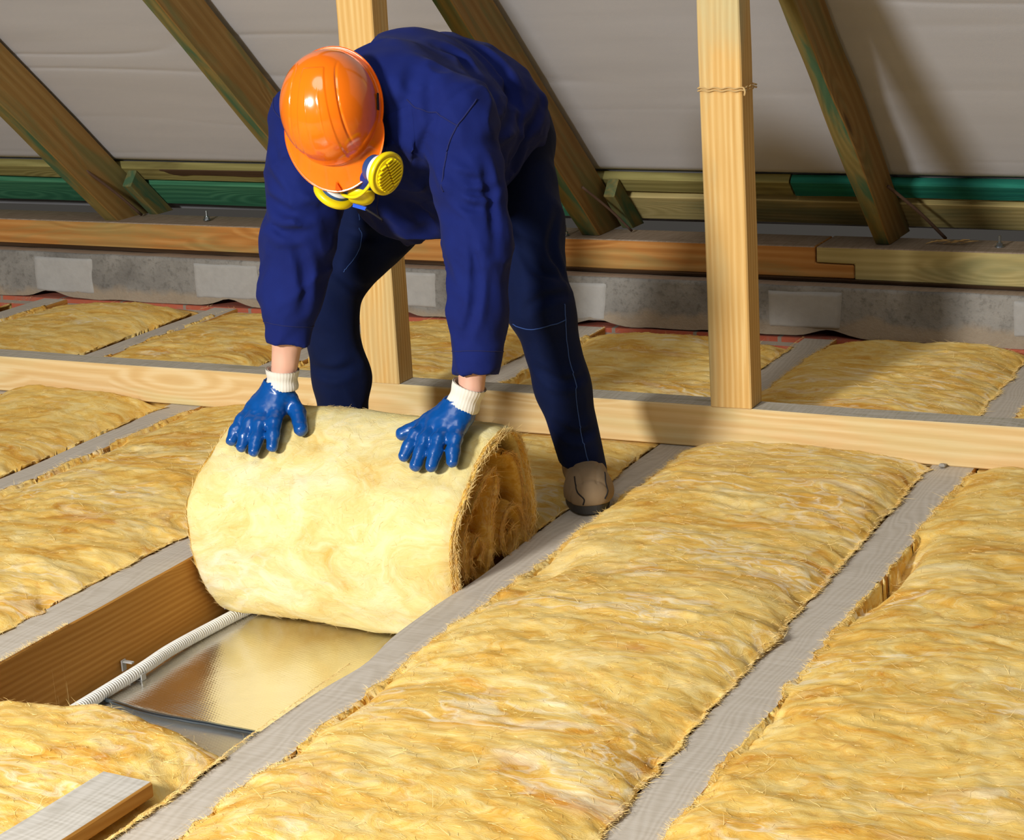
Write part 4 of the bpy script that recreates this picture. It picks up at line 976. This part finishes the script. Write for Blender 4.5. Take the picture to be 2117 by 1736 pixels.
# helmet
def helmet():
    t = NT('glossy_orange_shell', .16); t.b.inputs['Coat Weight'].default_value = .4; t.b.inputs['Coat Roughness'].default_value = .05
    return t.col(t.n('RGB').outputs[0]) if False else plain('glossy_orange_shell', lin('FF7A12'), .17, None, .001, .02, Coat_Weight=.5, Coat_Roughness=.06, Specular_IOR_Level=.5)
M_orange = helmet()
nt_, nr_ = 240, 130; th = np.linspace(0, 2*np.pi, nt_, endpoint=False)
A_r, A_f, Ht = .094, .110, .128
def shell(off=0.0):
    V = np.zeros((nr_, nt_, 3)); c, s_ = np.sin(th), np.cos(th)       # c: right, s_: forward
    for i in range(nr_):
        t = i / (nr_ - 1)
        if t < .78:
            a = t / .78 * math.pi / 2; rr = math.sin(a) ** .93; uu = math.cos(a) ** .9
            r = c * A_r * rr; f_ = s_ * A_f * rr; u = np.full(nt_, Ht * uu)
        else:
            q = (t - .78) / .22; front = np.clip((s_ - .25) / .75, 0, 1) ** .8
            flare = .010 + .040 * front; lip = q
            r = c * (A_r + (flare * .75) * lip * (1 - .10 * front)); f_ = s_ * A_f + s_ * flare * lip * 1.0
            u = -.010 * math.sin(q * math.pi / 2) * np.ones(nt_) - .016 * front * q ** 1.3 + .004 * (q > .93)
        # raised crown panel and flanking ridges
        pw = .020 + .020 * np.clip((f_ + .06) / .17, 0, 1)
        inside = sstep(.0016, -.0016, np.abs(r) - pw) * sstep(-.062, -.058, f_) * sstep(.118, .110, f_)
        side = np.exp(-((np.abs(r) - pw - .020) / .0016) ** 2) * sstep(-.085, -.03, f_) * sstep(.10, .04, f_)
        mid = np.exp(-((np.abs(r) - .012 - .06 * np.clip(f_, 0, 1)) / .0012) ** 2) * sstep(-.03, .0, f_) * sstep(.09, .04, f_)
        dome = 1.0 if t < .74 else max(0, 1 - (t - .74) / .04)
        dn = dome * (.0016 * inside - .0030 * side + .0008 * mid)
        N = np.stack([r / A_r ** 2, f_ / A_f ** 2, np.maximum(u, 0) / Ht ** 2 + 1e-6], -1); N /= np.linalg.norm(N, axis=1)[:, None]
        V[i] = np.stack([r, f_, u], -1) + N * (dn - off)[:, None]
    return V
outer = shell(); inner = shell(.0028); inner[..., 2] -= .0006
# gutter groove around the rim of the dome
Vh = np.vstack([outer.reshape(-1, 3), inner[::-1].reshape(-1, 3)])
Fh = gridf(2 * nr_, nt_, 0, True)
Hc = H0 + U * .002
Wv = Hc + Vh @ HB
hel = mesh('helmet', Wv, Fh[:, ::-1].copy(), M_orange, person)
# side slot and brim mark
def hl(r, f_, u): return Hc + np.array([r, f_, u]) @ HB
V, F = boxVF((0, 0, 0), (.0012, .016, .0035)); mesh('side_slot', Hc + (V + (.0955, -.005, .012)) @ HB, F, M_slot, hel, False)
V = np.array([(0.000, .140, -.0105), (-.004, .157, -.0165), (.008, .156, -.0165), (0.000, .140, -.012), (-.004, .157, -.0195), (.008, .156, -.0195)]); mesh('brim_mark', Hc + V @ HB, [[0, 1, 2], [3, 5, 4], [0, 3, 4, 1], [1, 4, 5, 2], [2, 5, 3, 0]], plain('darker_orange', lin('E85A06'), .25), hel, False)
# chin straps / suspension band inside
V, F = tube([hl(.084 * math.sin(t), .106 * math.cos(t) , .0) for t in np.linspace(0, 6.283, 60)], .004, 6); mesh('suspension_band', V, F, M_slot, hel)

# respirator
M_yel = plain('yellow_plastic', lin('F2D912'), .35, None, .001, .03); M_rblue = plain('blue_rubber', lin('12308A'), .4); M_cart = plain('blue_cartridge', lin('1D4C86'), .4); M_lab = plain('white_label', lin('DDE2E6'), .5)
resp = empty('respirator', hp(0, .1, -.08)); resp.parent = person; resp.location = Vector(hp(0, .1, -.08)) - Vector(person.location)
def disc(c, nrm, prof, k=48, squash=1.0):
    nrm = np.array(nrm, float); nrm /= np.linalg.norm(nrm); a = np.cross(nrm, (0, 0, 1.)); a /= np.linalg.norm(a); b = np.cross(nrm, a); th = np.linspace(0, 2*np.pi, k, endpoint=False)
    V = [np.array(c) + nrm * z_ + r * (a*math.cos(t)*squash + b*math.sin(t)) for r, z_ in prof for t in th]; n = len(prof)
    return np.array(V), gridf(n, k, 0, True).tolist() + [list(range(k)), list(range(n*k-1, n*k-k-1, -1))], a, b, nrm
f = Field(hp(0, .1, -.07) - .12, hp(0, .1, -.07) + .12, .004)
f.ell(hp(0, .096, -.078), (.047, .040, .046), HB, k=0); f.chain([hp(0, .10, -.05), hp(0, .122, -.03)], [.030, .020], k=.02)
f.chain([(-.335, -.865, .752), (-.250, -.890, .775)], [.020, .020], k=.02); f.chain([hp(0, .10, -.07), (-.290, -.872, .745)], [.03, .022], k=.02); f.cut(f.caps(f.P, hp(0, .05, -.02), hp(0, .06, -.10), .05, .05))
V, F = f.surface(); mesh('face_piece', V, F, M_rblue, resp)
V, F, *_ = disc((-.290, -.880, .728), Fd * .9 + U * .45, [(.020, -.02), (.026, -.014), (.027, -.002), (.024, .004), (.012, .006)]); mesh('exhale_valve', V, F, M_yel, resp)
V, F = tube(catmull([(-.335, -.885, .752), (-.318, -.897, .735), (-.288, -.903, .733), (-.262, -.905, .748), (-.245, -.90, .772)], 24), .0035, 8); mesh('yellow_frame', V, F, M_yel, resp)
def cartridge(c, nrm, flip):
    V, F, a, b, nn = disc(np.array(c), nrm, [(.022, -.045), (.026, -.040), (.029, -.020), (.034, -.004)]); ct = mesh('filter_cartridge', V, F, M_cart, resp)
    V, F, *_ = disc(c, nrm, [(.0285, -.026), (.0292, -.0255), (.0308, -.016), (.030, -.0155)]); mesh('white_band', V, F, M_lab, ct, False)
    V, F, *_ = disc(c, nrm, [(.036, -.010), (.041, -.008), (.043, -.003), (.0425, .003), (.038, .005), (.037, .0035), (.034, .0035), (.033, .006), (.031, .0065), (.004, .0065)]); mesh('filter_cap', V, F, M_yel, ct)
    parts = []
    u_ = a * math.cos(.5) + b * math.sin(.5); v_ = np.cross(nn, u_)
    for k in range(9):
        y = (-4 + k) * .0066; hw_ = math.sqrt(max(0, .031**2 - y*y))
        for s0, s1 in ((-hw_, -.002), (.002, hw_)):
            cc_ = np.array(c) + u_ * ((s0+s1)/2) + v_ * (y + (.003 if s0 > -.001 else 0)) + nn * .0085; parts.append(boxVF(cc_, (abs(s1-s0)/2, .0014, .0022), np.array([u_, v_, nn])))
    V, F = joinVF(parts); lv = mesh('louvre', V, F, M_yel, ct, False)
    parts = []
    for k in range(8):
        y = (-3.5 + k) * .0066; hw_ = math.sqrt(max(0, .029**2 - y*y)); parts.append(boxVF(np.array(c) + v_ * y + nn * .0068, (hw_, .0012, .0006), np.array([u_, v_, nn])))
    V, F = joinVF(parts); mesh('louvre_slots', V, F, plain('mustard_shadow_gap', lin('9A7A10'), .6), ct, False)
cartridge((-.208, -.915, .781), (.93, -.26, -.24), 1)
cartridge((-.359, -.865, .733), (-.62, .22, -.75), -1)
# coloured tab and lanyard below the mask
V, F = boxVF((-.285, -.895, .712), (.014, .002, .0035), np.array([[.96, .1, -.26], [0, 1, 0], [.26, 0, .96]])); tabp = mesh('blue_tab', V, F, plain('bright_blue_tab', lin('1556D8'), .4), resp, False)
V, F = tube(catmull([(-.273, -.895, .708), (-.258, -.89, .698), (-.245, -.88, .685)], 12), .0022, 6); mesh('lanyard', V, F, M_slot, resp)
V, F = tube([hl(.102 * math.sin(t), .06 * math.cos(t) - .02, -.045 - .01 * math.cos(t)) for t in np.linspace(0.9, 6.283 - .9, 40)], .003, 6); mesh('head_strap', V, F, M_slot, resp)
